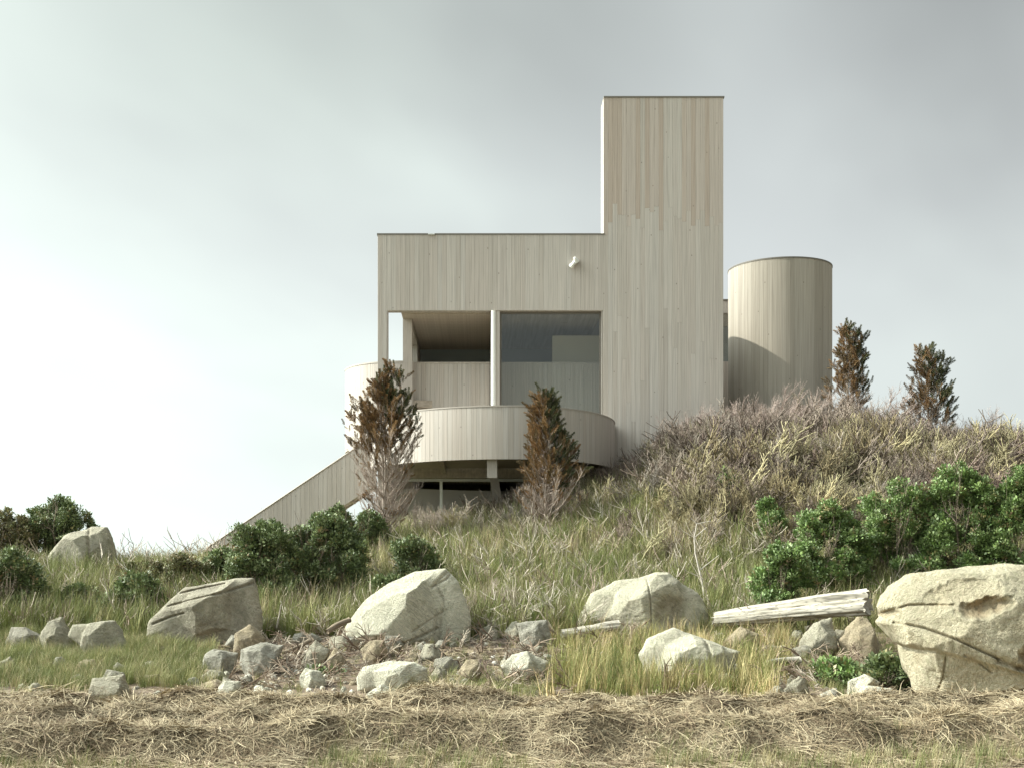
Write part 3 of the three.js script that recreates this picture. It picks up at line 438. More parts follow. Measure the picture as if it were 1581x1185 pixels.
const STONES = [
  [8, 968, 69, 1006, 'd', 0, 'round dark grey stone at the end of the row of three by the tall grass'], [63, 953, 114, 1010, 'c', 0, 'upright cream stone between the round dark stone and the layered stone'], [108, 958, 197, 1010, 'c', 1, 'broad layered grey-cream stone with ragged ledges in the tall grass'], [80, 934, 113, 960, 'c', 1, 'small angular stone on top of the upright cream stone'],
  [370, 993, 437, 1046, 'g', 0, 'rounded grey stone with a pale ridge, beside the leaning driftwood stick'], [363, 963, 408, 1020, 't', 1, 'upright wedge-shaped brown stone behind the rounded grey stone'], [310, 1002, 367, 1040, 'g', 0, 'low pinkish grey stone at the edge of the green grass'], [390, 952, 443, 982, 'c', 0, 'pale domed stone under the dark bush'], [477, 938, 541, 972, 't', 1, 'tan rectangular block of stone'],
  [466, 988, 507, 1036, 'c', 0, 'greenish cream stone beside the leaning driftwood stick'], [505, 1000, 536, 1040, 't', 0, 'narrow tan stone beneath the matted straw'], [135, 1041, 197, 1088, 'c', 0, 'pointed cream stone standing at the edge of the straw bank'], [336, 1052, 373, 1077, 'w', 0, 'small white stone at the straw bank, beside the pebbles'], [390, 1059, 422, 1080, 'w', 0, 'white cobble amid the scattered pebbles'],
  [772, 1006, 848, 1052, 'w', 0, 'white pyramid-shaped stone half sunk in the grass'], [558, 988, 598, 1026, 't', 0, 'tan stone tucked under the edge of the tent-shaped boulder'], [643, 994, 687, 1026, 'c', 0, 'lozenge-shaped flat pale stone below the tent-shaped boulder'], [708, 1018, 748, 1054, 't', 0, 'tan rounded stone in thin grass'], [664, 1029, 692, 1052, 'c', 0, 'small cream stone between two larger stones in thin grass'],
  [798, 957, 852, 1004, 'g', 0, 'sharp grey-green stone below the heap of flat slabs'], [780, 958, 806, 996, 'c', 0, 'small upright stone beside the sharp grey-green stone'], [812, 930, 860, 968, 'c', 1, 'tilted slab in the heap beside the small bleached log'], [848, 927, 884, 956, 'c', 0, 'round pale stone at the back of the slab heap'], [732, 966, 773, 990, 'c', 1, 'flat stone in the gap next to the tent-shaped boulder'],
  [566, 1056, 615, 1082, 'w', 0, 'pale stone wedged under the flat-topped white block'], [1112, 968, 1174, 1012, 't', 0, 'rounded tan stone under the dry straw beside the long log'], [1233, 954, 1293, 1012, 'c', 0, 'cream stone propping the long driftwood log'], [1296, 952, 1364, 1022, 't', 1, 'flat-faced tan slab leaning beneath the log end, beside the huge boulder'],
  [1208, 1044, 1250, 1075, 'c', 0, 'rounded pale stone by a tuft of green weeds'], [1310, 1041, 1359, 1076, 'w', 0, 'pale egg-shaped stone in front of the weeds by the huge boulder'], [1298, 1060, 1402, 1098, 'w', 1, 'long low pale slab at the foot of the huge boulder'], [1188, 1058, 1214, 1078, 'c', 0, 'small stone next to the rounded pale stone'], [1266, 1062, 1299, 1080, 'g', 0, 'flat grey stone between the weeds and the straw bank'],
  [398, 1028, 422, 1046, 'c', 0, 'small cobble below the rounded grey stone'], [343, 1036, 353, 1052, 'w', 0, 'little white stone above the white stone at the straw bank'], [423, 970, 436, 982, 'w', 0, 'tiny white stone on the soil below the domed stone'], [448, 960, 475, 972, 'c', 1, 'flat pale chip of stone near the tan rectangular block'], [494, 933, 514, 944, 'w', 0, 'small white stone perched on the tan rectangular block'],
  [1100, 1040, 1142, 1062, 'c', 0, 'low stone deep in the tall green grass'], [600, 1076, 640, 1090, 'c', 0, 'half buried pale stone at the straw below the white block'], [133, 944, 154, 960, 'c', 0, 'small pale stone in the grass behind the layered stone'], [214, 1020, 246, 1040, 'c', 1, 'flat pale stone in short grass by the pointed stone'],
  [930, 1000, 962, 1016, 'd', 0, 'dark stone by the end of the small bleached log'], [1384, 1024, 1412, 1050, 't', 0, 'brown stone against the foot of the huge boulder'], [700, 1058, 730, 1072, 'c', 0, 'small flat stone in thin grass above the straw'],
];
{
  const R = rng(77);
  for (const [x0, y0, x1, y1, tone, blocky, label] of STONES) {
    const g = groundAt((x0 + x1) / 2, y1 - 2, 13.5), w = (x1 - x0) * g.d / F, planes = [];
    for (let i = 0; i < 7; i++) planes.push([(R() - .5) * 2, (R() - .2) * 1.4, (R() - .15) * 1.4, 0.72 + R() * 0.3]);
    boulder('stone', angular(R, x0 - 1, y0 - 1, x1 + 1, y1 + 3, blocky), g.d, { depth: Math.max(w, (y1 - y0) * g.d / F) * (blocky ? .5 : .42), detail: x1 - x0 > 45 ? 20 : 12, seed: Math.round(R() * 500), rough: 0.085, stain: 0.6, crack: .05, nChips: 22, chip: .8, p: blocky ? 3.4 : 2.6, planes, tones: TONES[tone] }, label, 'stone', 'stones along the foot of the slope');
  }
  { // an upright splinter of pale stone at the edge of the straw
    const g = groundAt(531, 1090, 13); boulder('stone', [[524, 1096], [525, 1066], [529, 1058], [534, 1060], [538, 1072], [539, 1096]], g.d, { depth: .06, detail: 12, seed: 9, rough: .02, stain: .1, planes: [], p: 3.5, tones: TONES.w }, 'narrow upright splinter of pale stone, post-like, at the straw edge', 'stone', 'stones along the foot of the slope');
  }
  for (let i = 0; i < 165; i++) { const near = i < 132, w = 13 + R() * R() * 34, px = near ? (i % 3 ? 330 + R() * 690 : 1060 + R() * 310) : R() * 340, py = near ? 962 + R() * 104 : 1030 + R() * 45, h = w * (.45 + .35 * R()), g = groundAt(px, py, 13.5), planes = []; if (!freeOfRocks(g.x, g.d)) continue; for (let k = 0; k < 6; k++) planes.push([(R() - .5) * 2, (R() - .2) * 1.4, (R() - .15) * 1.4, 0.75 + R() * 0.3]);
    boulder('stone', angular(R, px - w / 2, py - h, px + w / 2, py + 3, R() < .4), g.d, { depth: w * g.d / F * .45, detail: 9, seed: Math.round(R() * 900), rough: .08, stain: .5, crack: .03, nChips: 16, chip: .82, planes, tones: TONES[pick0(R, 'ccgtwd')] }, near ? 'half-buried small stone in the litter between the boulders' : 'half-buried small stone in short grass above the straw bank', 'stone', near ? 'half-buried stones in the litter' : 'half-buried stones in short grass'); }
  // pebbles: a few shapes, each pebble a thing of its own
  const shapes = []; for (let i = 0; i < 5; i++) { const planes = []; for (let k = 0; k < 5; k++) planes.push([R() - .5, R() - .3, R() - .4, .8 + R() * .3]); shapes.push(rockGeo({ outline: angular(R, -1, -0.7, 1, 0.7, i % 2).map(([x, y]) => [x, -y]), depth: .8, detail: 5, planes, seed: 60 + i, rough: .06, tones: [TONES.c, TONES.w, TONES.t, TONES.g, TONES.c][i], stain: .2, speckle: .02 }).g); }
  const pebbleMat = std(1, 1, 1, .95, { vertexColors: true });
  const spot = (px, py, size, label, grp) => { const g = groundAt(px, py, 13.5), m = mesh('pebble', shapes[Math.floor(R() * 5)], pebbleMat), s = size * g.d / F / 2; m.position.set(g.x, g.y + s * .35, -g.d); m.scale.setScalar(s); m.rotation.set((R() - .5) * .6, R() * 6.3, (R() - .5) * .6); tag(m, label, 'pebble', grp); };
  for (let i = 0; i < 58; i++) { const a = R(), px = 385 + a * 150 + (R() - .5) * 20, py = 1035 + R() * 42; spot(px, py, 6 + R() * R() * 13, 'small pale pebble scattered below the rounded grey stone', 'pebbles scattered below the grey stone'); }
  for (let i = 0; i < 34; i++) spot(20 + R() * 330, 1052 + R() * 30, 5 + R() * R() * 13, 'little stone at the edge of the green grass and the straw bank', 'little stones along the straw bank');
  for (let i = 0; i < 26; i++) spot(1150 + R() * 240, 1040 + R() * 40, 5 + R() * R() * 13, 'little stone near the foot of the huge boulder', 'little stones near the huge boulder');
  for (let i = 0; i < 34; i++) spot(440 + R() * 380, 985 + R() * 75, 5 + R() * R() * 12, 'little stone around the white boulders', 'little stones around the white boulders');
}
// ---------------------------------------------------------------- driftwood
const driftMap = tex(256, 128, (u, v) => { const t = 2 * Math.PI * v, a = Math.cos(t) * 4, b = Math.sin(t) * 4; const g = 0.86 + 0.22 * fbm(a * 2, b * 2, Math.cos(2 * Math.PI * u) * .8, 3) - 0.35 * Math.pow(1 - Math.abs(noise(a * 1.5 + 3, b * 1.5, Math.sin(2 * Math.PI * u))), 10); return [g, g * .975, g * .93]; }, true);
const driftMat = std(.62, .60, .555, .9, { map: driftMap }), driftDark = std(.36, .30, .235, .95, { map: driftMap });
function logGeo(len, r0, r1, seed, { bend = .03, split = 0, n = 40, m = 26 } = {}) {
  const b = new MB(), rings = [];
  for (let i = 0; i <= n; i++) { const t = i / n, r = lerp(r0, r1, t), ring = []; for (let k = 0; k < m; k++) { const a = k / m * 2 * Math.PI, c = Math.cos(a), s = Math.sin(a); let q = r * (1 + .16 * noise(c * 1.6 + seed, s * 1.6, t * 2.2) + .09 * noise(c * 5 + seed, s * 5, t * 3)); 
      q -= r * .3 * Math.pow(1 - Math.abs(noise(c * 2.4 + seed, s * 2.4, t * .9 + 5)), 9);
      if (split) { const da = Math.abs(((a - 1.25 + .5 * t + Math.PI * 3) % (2 * Math.PI)) - Math.PI); q -= r * split * Math.exp(-((da / .33) ** 2)) * smooth(.35, .55, t + .12 * noise(s * 3, t * 6)); const db = Math.abs(((a - .55 + Math.PI * 3) % (2 * Math.PI)) - Math.PI); q -= r * split * .7 * Math.exp(-((db / .1) ** 2)) * smooth(.1, .4, t); }
      const end = i === 0 || i === n ? .04 * len * noise(c * 4, s * 4, seed) : 0; ring.push(b.v((t - .5) * len + end, c * q + bend * len * Math.sin(t * 3.1 + seed), s * q + bend * .6 * len * Math.cos(t * 4), t * len / 1.2, k / m)); } rings.push(ring); }
  for (let i = 0; i < n; i++) for (let k = 0; k < m; k++) { const k2 = (k + 1) % m; b.quad(rings[i][k], rings[i + 1][k], rings[i + 1][k2], rings[i][k2]); }
  for (const [ri, s] of [[rings[0], 1], [rings[n], -1]]) { const x = b.p[ri[0] * 3] - s * -.02, c = b.v(x, b.p[ri[0] * 3 + 1] - r0 * .6, b.p[ri[0] * 3 + 2], 0, 0); let sy = 0, sz = 0; for (const k of ri) { sy += b.p[k * 3 + 1] / m; sz += b.p[k * 3 + 2] / m; } b.p[c * 3 + 1] = sy; b.p[c * 3 + 2] = sz; for (let k = 0; k < m; k++) { const k2 = (k + 1) % m; s > 0 ? b.tri(c, ri[k2], ri[k]) : b.tri(c, ri[k], ri[k2]); } }
  return b.geo();
}
function log(name, x0, y0, x1, y1, d0, d1, r0, r1, seed, mat, label, opts) {
  const a = atPx(x0, y0, d0), c = atPx(x1, y1, d1), m = mesh(name, logGeo(a.distanceTo(c), r0, r1, seed, opts), mat); m.position.copy(a).add(c).multiplyScalar(.5);
  m.quaternion.setFromUnitVectors(new THREE.Vector3(1, 0, 0), c.clone().sub(a).normalize()); return tag(m, label, 'driftwood');
}
log('driftwood_log', 1104, 952, 1340, 932, 21.0, 19.6, .125, .235, 5, driftMat, 'long bleached split driftwood log resting on stones', { split: .55, bend: .012, n: 70, m: 44 });
log('driftwood_log', 866, 976, 957, 968, 20.2, 20.3, .085, .095, 11, driftMat, 'small bleached log with a round cut end');
log('driftwood_stick', 434, 1008, 478, 988, 18.3, 18.9, .03, .042, 3, driftDark, 'leaning brown driftwood stick above a dark hollow', { n: 14, m: 10 });
log('driftwood_stick', 505, 975, 540, 955, 19.2, 19.6, .045, .05, 7, driftDark, 'weathered stick poking out from the tent-shaped boulder', { n: 14, m: 10 });
log('driftwood_stick', 1180, 1024, 1236, 1018, 17.2, 17.3, .035, .06, 13, driftMat, 'flat bleached splinter of wood in the weeds', { n: 16, m: 12 });
log('driftwood_stick', 412, 1112, 452, 1125, 12.3, 12.1, .02, .012, 15, driftMat, 'pale stick lying on the straw bank', { n: 10, m: 8 });
log('driftwood_stick', 800, 1083, 842, 1084, 13.9, 13.9, .02, .02, 17, driftDark, 'thin dark stick at the back edge of the straw bank', { n: 10, m: 8 });
log('driftwood_stick', 818, 950, 853, 927, 21.9, 22.2, .055, .045, 19, driftMat, 'broken bleached stick on the slab heap', { n: 12, m: 10 });
// ---------------------------------------------------------------- plants
const V = (x, y, z) => new THREE.Vector3(x, y, z);
const clearOfRocks = (x, d, m = 0) => { for (const [rx, rd, w, t] of rockFoot) { const a = (x - rx) / (w + m), b = (d - rd) / (t + m); if (a * a + b * b < 1) return false; } return true; };
const plantMat = new THREE.MeshPhysicalMaterial({ color: rgb(1, 1, 1), roughness: 0.75, transmission: 0.25, thickness: 0, specularIntensity: 0.5 });
const dryMat = std(1, 1, 1, 0.85), twigMat = std(1, 1, 1, 0.9);
const leafMat = new THREE.MeshPhysicalMaterial({ color: rgb(1, 1, 1), roughness: 0.5, transmission: 0.2, thickness: 0, vertexColors: true, specularIntensity: 0.9 });
function blade(b, x, z, len, w, dir, bend, droop = 0) {                // one grass blade: a bent, tapering strip
  const c = Math.cos(dir), s = Math.sin(dir), n = 3; let pl = null;
  for (let i = 0; i <= n; i++) { const t = i / n, out = bend * t * t, y = len * t - droop * t * t * t, hw = w / 2 * (1 - t * 0.9), X = x + c * out, Z = z + s * out, p = [b.v(X - s * hw, y, Z + c * hw), b.v(X + s * hw, y, Z - c * hw)]; if (pl) b.quad(pl[0], pl[1], p[1], p[0]); pl = p; }
}
function tuftGeo(seed, n, len, spread, w, bendMax) { const R = rng(seed), b = new MB(); for (let i = 0; i < n; i++) { const a = R() * 6.283, r = Math.sqrt(R()) * spread, l = len * (0.45 + 0.65 * R()); blade(b, Math.cos(a) * r, Math.sin(a) * r, l, w * (0.7 + 0.6 * R()), R() * 6.283, bendMax * l * (0.1 + R()), l * 0.25 * R()); } return b.geo(); }
function strawGeo(seed, n, len, w, flat = 1) {                                   // a handful of straws lying across each other
  const R = rng(seed), b = new MB();
  for (let i = 0; i < n; i++) { const a = R() * 6.283, l = len * (0.35 + 0.9 * R()), c = Math.cos(a), s = Math.sin(a), cx = (R() - .5) * .22, cz = (R() - .5) * .22, curve = (R() - .5) * 1.3, lift = R() * .05 * flat, tilt = (R() - .45) * .5 * flat; let pl = null;
    for (let k = 0; k <= 4; k++) { const t = k / 4 - .5, x = cx + c * t * l - s * curve * t * t * l, z = cz + s * t * l + c * curve * t * t * l, y = lift + tilt * t * l + .05 * flat * (0.25 - t * t) * R(), hw = w / 2 * (1 - Math.abs(t)); const p = [b.v(x - s * hw, y + hw * .5, z + c * hw), b.v(x + s * hw, y - hw * .3, z - c * hw)]; if (pl) b.quad(pl[0], pl[1], p[1], p[0]); pl = p; } }
  return b.geo();
}
const pick = (R, a) => a[Math.floor(R() * a.length)];
const STRAW = [[.40, .32, .20], [.30, .23, .14], [.48, .40, .265], [.21, .15, .09], [.36, .29, .185]], GREENS = [[.175, .19, .07], [.225, .23, .09], [.14, .16, .052], [.31, .30, .135], [.10, .13, .036]], DRYGRASS = [[.40, .34, .19], [.46, .40, .235], [.32, .255, .145], [.43, .385, .225]], TWIG = [[.235, .185, .145], [.29, .23, .185], [.17, .13, .10], [.36, .305, .25], [.20, .145, .12], [.19, .165, .095]];
const tone = (R, set, k = 0.5) => { const c = pick(R, set), m = 1 - k / 2 + k * R(); return rgb(c[0] * m, c[1] * m, c[2] * m); };
function scatter(R, n, x0, x1, d0, d1, fn) { const out = []; for (let i = 0; i < n; i++) { const d = d0 + (d1 - d0) * R(), x = x0 + (x1 - x0) * R(), px = PX + x * F / d; if (px < -70 || px > W + 90) continue; const e = fn(x, d, px); if (e) { e.x ??= x; e.y ??= H(x, d) - 0.01; e.z ??= -d; e.t ??= R() * 6.283; out.push(e); } } return out; }
const flush = (x, d, R, k = 1) => { const e = .1, gx = (H(x + e, d) - H(x - e, d)) / (2 * e), gz = -(H(x, d + e) - H(x, d - e)) / (2 * e), n = V(-gx * k, 1, -gz * k).normalize(), q = new THREE.Quaternion().setFromUnitVectors(V(0, 1, 0), n); return q.multiply(new THREE.Quaternion().setFromAxisAngle(V(0, 1, 0), R() * 6.283)); };
{ // the bank of washed-up straw
  const geos = [strawGeo(1, 34, .24, .0055), strawGeo(2, 28, .34, .006), strawGeo(3, 34, .17, .006)];
  geos.forEach((g, k) => { const R = rng(200 + k);
    const list = scatter(R, 15000, -7, 7.4, 9.0, 14.6, (x, d) => { const f = wrackFront(x), dens = d < f - .25 ? 0.12 : 1 - smooth(12.1 + .6 * noise(x * .6, 4), 13.2 + .5 * noise(x * .7, 9), d); if (R() > dens || !clearOfRocks(x, d)) return null; const n = .5 + .5 * fbm(x * 1.1, d * 1.6, 3, 3); const c = tone(R, STRAW, .35); c.multiplyScalar(.45 + .75 * n); return { q: flush(x, d, R), s: .7 + .6 * R(), c, y: H(x, d) + .012 * R() }; });
    const m = instanced('straw_bank', g, dryMat, list); tag(m, ['matted bank of washed-up dry straw along the foreground', 'long loose straws lying over the straw bank', 'short broken straws strewn on the straw bank'][k], 'straw'); });
}
{ // straw and root litter between the stones
  const R = rng(260), g = strawGeo(9, 22, .26, .008, .35);
  const list = scatter(R, 14000, -9, 9.5, 13.6, 22.5, (x, d, px) => { const n = fbm(x * .8, d * .8, 11, 3); const k = (smooth(-.1, .3, n) * .9 + (px > 330 && px < 900 ? .45 : 0)) * lerp(.3, 1, smooth(15.5, 17.5, d)); if (R() > k || !clearOfRocks(x, d, -.05)) return null; return { q: flush(x, d, R), s: .7 + R() * .7, c: tone(R, [...STRAW, ...TWIG, [.30, .21, .14]], .4).multiplyScalar(.8) }; });
  tag(instanced('straw_litter', g, dryMat, list), 'dead straw and root litter strewn between the stones', 'litter');
}
{ // broken twigs and roots lying about
  const R = rng(270), g = twigGeo(59, .55, 3, 1, { flare: 1.4, r: .011 });
  const list = scatter(R, 2600, -8, 9, 15, 22.5, (x, d, px) => { if (R() > .25 + .75 * smooth(0, .25, fbm(x * .9, d * .9, 41, 2)) || px < 335 || !clearOfRocks(x, d, -.04)) return null; return { s: .35 + .6 * R(), c: tone(R, [[.22, .16, .11], [.30, .23, .17], [.40, .34, .27], [.17, .12, .085]], .4), lean: 1.1 + .5 * R(), la: R() * 6.3, y: H(x, d) + .03 }; });
  tag(instanced('twig_litter', g, twigMat, list), 'broken twigs and roots lying between the stones', 'litter');
}
// how grassy a place is: meadow patches among the stones, then the slope
function grassAt(x, d, px) {
  if (d < 10.2) return .4;
  const row = PY + (EYE - H(x, d)) * F / d;
  px += 55 * noise(x * .8, d * .8, 12) + 30 * noise(x * 2.5, d * 2.5, 14);
  if (d < 22) { const e = .5 * noise(x * .9, d * .9, 6), left = smooth(345, 290, px) * smooth(15.6 + e, 16.3 + e, d), mid = .22 * smooth(845, 880, px) * smooth(1240, 1180, px) * smooth(14.5 + e, 15.1 + e, d) * (1 - .7 * smooth(0, .3, fbm(x * 1.4, d * 1.4, 37, 2))), thin = smooth(585, 640, px) * smooth(870, 800, px) * .4 * smooth(14.4, 15, d) * (1 - smooth(16.6, 17.4, d)), back = smooth(20.6, 22, d) * .7, right = .35 * smooth(1180, 1230, px) * smooth(15, 16, d); return Math.max(left, mid, thin, back, right, .02 + .14 * smooth(.1, .4, fbm(x, d, 17, 2))); }
  return 1;
}
{
  const tall = [tuftGeo(31, 16, .62, .06, .012, .4), tuftGeo(32, 14, .75, .08, .0135, .6)], low = [tuftGeo(33, 18, .28, .07, .0075, .5), tuftGeo(34, 18, .36, .08, .008, .6)];
  // meadow grass among the stones
  low.forEach((g, k) => { const R = rng(300 + k); const list = scatter(R, 17000, -9, 9.5, 14.2, 22.5, (x, d, px) => { const gk = grassAt(x, d, px); if (R() > gk || !clearOfRocks(x, d)) return null; const mid = px > 845 && px < 1220, n = fbm(x * .9, d * .9, 5, 3); const c = R() < (mid ? .3 : .2) + .3 * n ? tone(R, DRYGRASS) : tone(R, GREENS); c.multiplyScalar(1.15); if (mid) c.multiply(rgb(1.2, 1.1, 1.05)); return { s: (.6 + .55 * R()) * (mid ? 1.3 : px > 345 ? .6 : .8), c, lean: .3 * R(), la: R() * 6.3 }; });
    tag(instanced('meadow_grass', g, plantMat, list), ['green meadow grass growing among the stones', 'fine yellow-green grass in patches among the stones'][k], 'grass'); });
  { const R = rng(320); const list = scatter(R, 2300, -1, 6, 14.6, 18.6, (x, d, px) => { px += 55 * noise(x * .8, d * .8, 12) + 30 * noise(x * 2.5, d * 2.5, 14); if (px < 850 || px > 1205 || d < 14.9 + .8 * noise(x * 1.4, 3.3) || R() > .08 + .3 * smooth(850, 900, px) * smooth(1190, 1130, px) - .5 * smooth(.1, .3, fbm(x * 1.3, d * 1.3, 31, 2)) || !clearOfRocks(x, d)) return null; return { s: .6 + .45 * R(), c: (R() < .38 ? tone(R, DRYGRASS) : tone(R, GREENS)).multiply(rgb(1.15, 1.13, 1.0)), lean: .15 * R(), la: R() * 6.3 }; }); tag(instanced('tall_grass', tall[0], plantMat, list), 'stand of tall yellow-green beach grass in front of the low cream boulder', 'grass'); }
  { const R = rng(321); const list = scatter(R, 3600, -6, 6.5, 8.8, 11.0, (x, d) => { if (d > wrackFront(x) + .15 || R() > .8) return null; if (fbm(x * .7, d * .7, 51, 2) < (x < -1.5 ? .12 : -.12)) return null; return { s: .35 + .5 * R(), c: R() < .4 ? tone(R, DRYGRASS) : tone(R, GREENS) }; }); tag(instanced('lawn_grass', low[0], plantMat, list), 'short green grass at the front edge of the straw bank', 'grass'); }
  // the slope: beach grass, half green and half dead
  tall.forEach((g, k) => { const R = rng(340 + k); const list = scatter(R, 26000, -15, 15.5, 21, 36.5, (x, d, px) => {
      if (d > 33.4 && x > -4.6) return null; if (!clearOfRocks(x, d)) return null;
      const brush = smooth(960, 1170, px) * smooth(25.5, 29, d), n = fbm(x * .55, d * .55, 9, 3), dens = (1 - .86 * brush) * clamp(.8 + .9 * n, .25, 1); if (R() > dens) return null;
      const green = .68 + 1.3 * n + .14 * smooth(480, 560, px) * smooth(1080, 980, px) + .25 * smooth(27, 22, d) - .2 * brush + .45 * smooth(420, 200, px), tl = smooth(-3, -6, x) * smooth(27, 30, d), c = R() < green ? tone(R, GREENS) : tone(R, DRYGRASS); if (R() < .12) c.copy(tone(R, TWIG));
      return { s: (.7 + .55 * R()) * (1 - .5 * tl), c: c.multiplyScalar(1.22), lean: .1 + .75 * R() * R(), la: R() * 6.3 }; });
    tag(instanced('beach_grass', g, plantMat, list), ['mixed green and straw-coloured beach grass covering the slope', 'longer bent beach grass leaning over the slope'][k], 'grass'); });
}
// bare, twiggy growth
function twigGeo(seed, height, stems, levels, opt = {}) {
  const R = rng(seed), b = new MB(), grow = (p, dir, len, r, lv) => { let q = p.clone(), dd = dir.clone(); const n = 3; for (let i = 0; i < n; i++) { const to = q.clone().addScaledVector(dd, len / n); b.stick(q, to, r * (1 - i / n * .35), r * (1 - (i + 1) / n * .35)); if (lv > 0) { const kids = lv === 1 ? opt.fine ?? 2 : 1 + (R() < .7); for (let k = 0; k < kids; k++) { const nd = dd.clone().add(V(R() - .5, (R() - .35) * .9, R() - .5).multiplyScalar(opt.wild ?? 1.7)).normalize(); grow(to, nd, len * (.45 + .25 * R()), r * .62, lv - 1); } } q = to; dd.add(V(R() - .5, (R() - .3) * .6, R() - .5).multiplyScalar(.45)).normalize(); } };
  for (let i = 0; i < stems; i++) { const a = R() * 6.283, o = Math.sqrt(R()) * (opt.spread ?? .12); grow(V(Math.cos(a) * o, -.03, Math.sin(a) * o), V(Math.cos(a) * (.15 + R() * (opt.flare ?? .55)), 1, Math.sin(a) * (.15 + R() * (opt.flare ?? .55))).normalize(), height * (.45 + .3 * R()), (opt.r ?? .009) * (.7 + .6 * R()), levels); }
  return b.geo();
}
{
  const geos = [twigGeo(51, 1.0, 6, 2, { r: .017, fine: 3 }), twigGeo(52, 1.1, 5, 2, { flare: 1.0, r: .018, fine: 3, wild: 2 }), twigGeo(53, .85, 7, 2, { wild: 2.4, r: .016, fine: 3 })];
  geos.forEach((g, k) => { const R = rng(400 + k); const list = scatter(R, 2300, -4, 15.5, 22.5, 35.5, (x, d, px) => {
      if (d > 33.2 && x < 6.9) return null; const brush = smooth(930, 1150, px) * smooth(24.5, 29.5, d), mid = smooth(640, 800, px) * smooth(26, 31, d) * .13, n = fbm(x * .6 + 4, d * .6, 2, 3); if (R() > Math.max(brush, mid) * clamp(.62 + 1.1 * n, .12, 1)) return null; if (!clearOfRocks(x, d)) return null;
      return { s: (.6 + .75 * R() * (.6 + .4 * brush)) * (1 + .5 * Math.max(0, n) * brush) * (1 - .3 * smooth(8.5, 12, x) * smooth(29, 31, d)), c: tone(R, d < 30 && R() < .4 ? DRYGRASS : TWIG, .45).multiplyScalar(.62 + .5 * R()), lean: .4 * R(), la: R() * 6.3 }; });
    tag(instanced('bare_thicket', g, twigMat, list), ['dense leafless brownish thicket covering the upper slope', 'arching bare canes tangled in the thicket', 'wiry twigs low in the thicket'][k], 'thicket'); });
  { const R = rng(430), g = twigGeo(58, .75, 3, 1, { flare: 1.2, r: .010 }); const list = scatter(R, 4200, -12, 11, 21, 33, (x, d, px) => (clearOfRocks(x, d) && R() < (px > 640 ? .34 : .14) ? { s: .6 + R() * .7, c: tone(R, [[.45, .39, .31], [.52, .46, .38], [.33, .25, .2]], .3), lean: .5 * R(), la: R() * 6.3 } : null)); tag(instanced('dead_stalks', g, twigMat, list), 'pale dead weed stalks sticking out of the slope grass', 'stalks'); }
  // bare shrubs that stand out one by one along the crest
  const big = [twigGeo(61, 1.75, 15, 3, { flare: 1.0, spread: .35, r: .017, fine: 4 }), twigGeo(62, 1.6, 16, 3, { flare: 1.25, spread: .35, r: .016, wild: 1.9, fine: 4 })], R = rng(450);
  const mats = [std(.44, .35, .305, .9), std(.40, .31, .27, .9), std(.47, .39, .34, .9)];
  const shrubs = [[1092, 618, 33.2, 'rosy-brown bare shrub in front of the corner of the slab tower'], [1140, 640, 31.5, 'pale bare shrub with bleached stems below the slab tower corner'], [1195, 598, 33.6, 'tallest rosy bare shrub in front of the silo'], [1235, 606, 33.0, 'bare shrub in front of the shaded edge of the silo'], [1275, 620, 32.6, 'bare shrub between the silo and the brown cedar'], [1345, 600, 33.0, 'bare shrub with spindly shoots between the two crest cedars'], [1385, 640, 32.0, 'low bare shrub below the two crest cedars'], [1510, 640, 33.4, 'thin purplish shrub on the crest beyond the green-brown cedar'], [1560, 632, 33.0, 'dark spreading bare shrub at the far end of the crest'], [1040, 668, 32.4, 'low bare shrub against the foot of the slab tower'], [985, 700, 32.2, 'small bare shrub at the end of the curved balcony'], [1165, 660, 30.5, 'grey bare shrub on the upper slope below the silo'], [1300, 665, 30.5, 'tangled bare shrub on the upper slope below the crest cedars'], [1460, 668, 31.5, 'bare shrub at the foot of the green-brown cedar'], [1225, 690, 29.5, 'bare shrub above the bright green bushes'], [1118, 632, 32.6, 'bushy rosy shrub covering the corner of the slab tower foot'], [1170, 612, 32.9, 'rounded rosy shrub in front of the gap between tower and silo'], [1212, 604, 33.3, 'rounded bare shrub in front of the middle of the silo'], [1258, 612, 33.5, 'fine-twigged shrub in front of the shaded side of the silo'], [1320, 618, 32.0, 'low bare shrub at the foot of the brown cedar'], [1365, 622, 32.8, 'spindly bare shrub with open shoots between the crest cedars'], [1412, 648, 31.4, 'dense low shrub before the green-brown cedar'], [1495, 655, 32.0, 'dense low shrub beside the green-brown cedar'], [1535, 640, 32.5, 'open bare shrub towards the far end of the crest'], [1400, 690, 29.5, 'dark bare shrub above the tallest bright green bush'], [1330, 700, 29.0, 'brown bare shrub above the driftwood log bushes'], [1090, 700, 30.0, 'grey-brown bare shrub on the slope below the tower'], [730, 905, 22.2, 'tangle of dark bare brambles next to the tent-shaped boulder'], [775, 890, 22.8, 'small dark bramble tangle behind the stone heap'], [655, 770, 30.2, 'low bare shrub beneath the curved balcony']];
  for (const [px, topRow, d, label] of shrubs) { const x = (px - PX) / F * d, y = H(x, d), h = Math.max(.5, EYE - (topRow - PY) / F * d - y), k = Math.floor(R() * 2), s = group('bare_shrub', x, y - .03, -d); const m = mesh('branches', big[k], pick(R, mats), s); const bb = big[k].boundingBox ?? (big[k].computeBoundingBox(), big[k].boundingBox); const sc = h / (bb.max.y * .93); m.scale.set(sc * 1.05, sc, sc * 1.05); m.rotation.y = R() * 6.3; tag(s, label, 'shrub', 'bare shrubs on the slope'); }
}
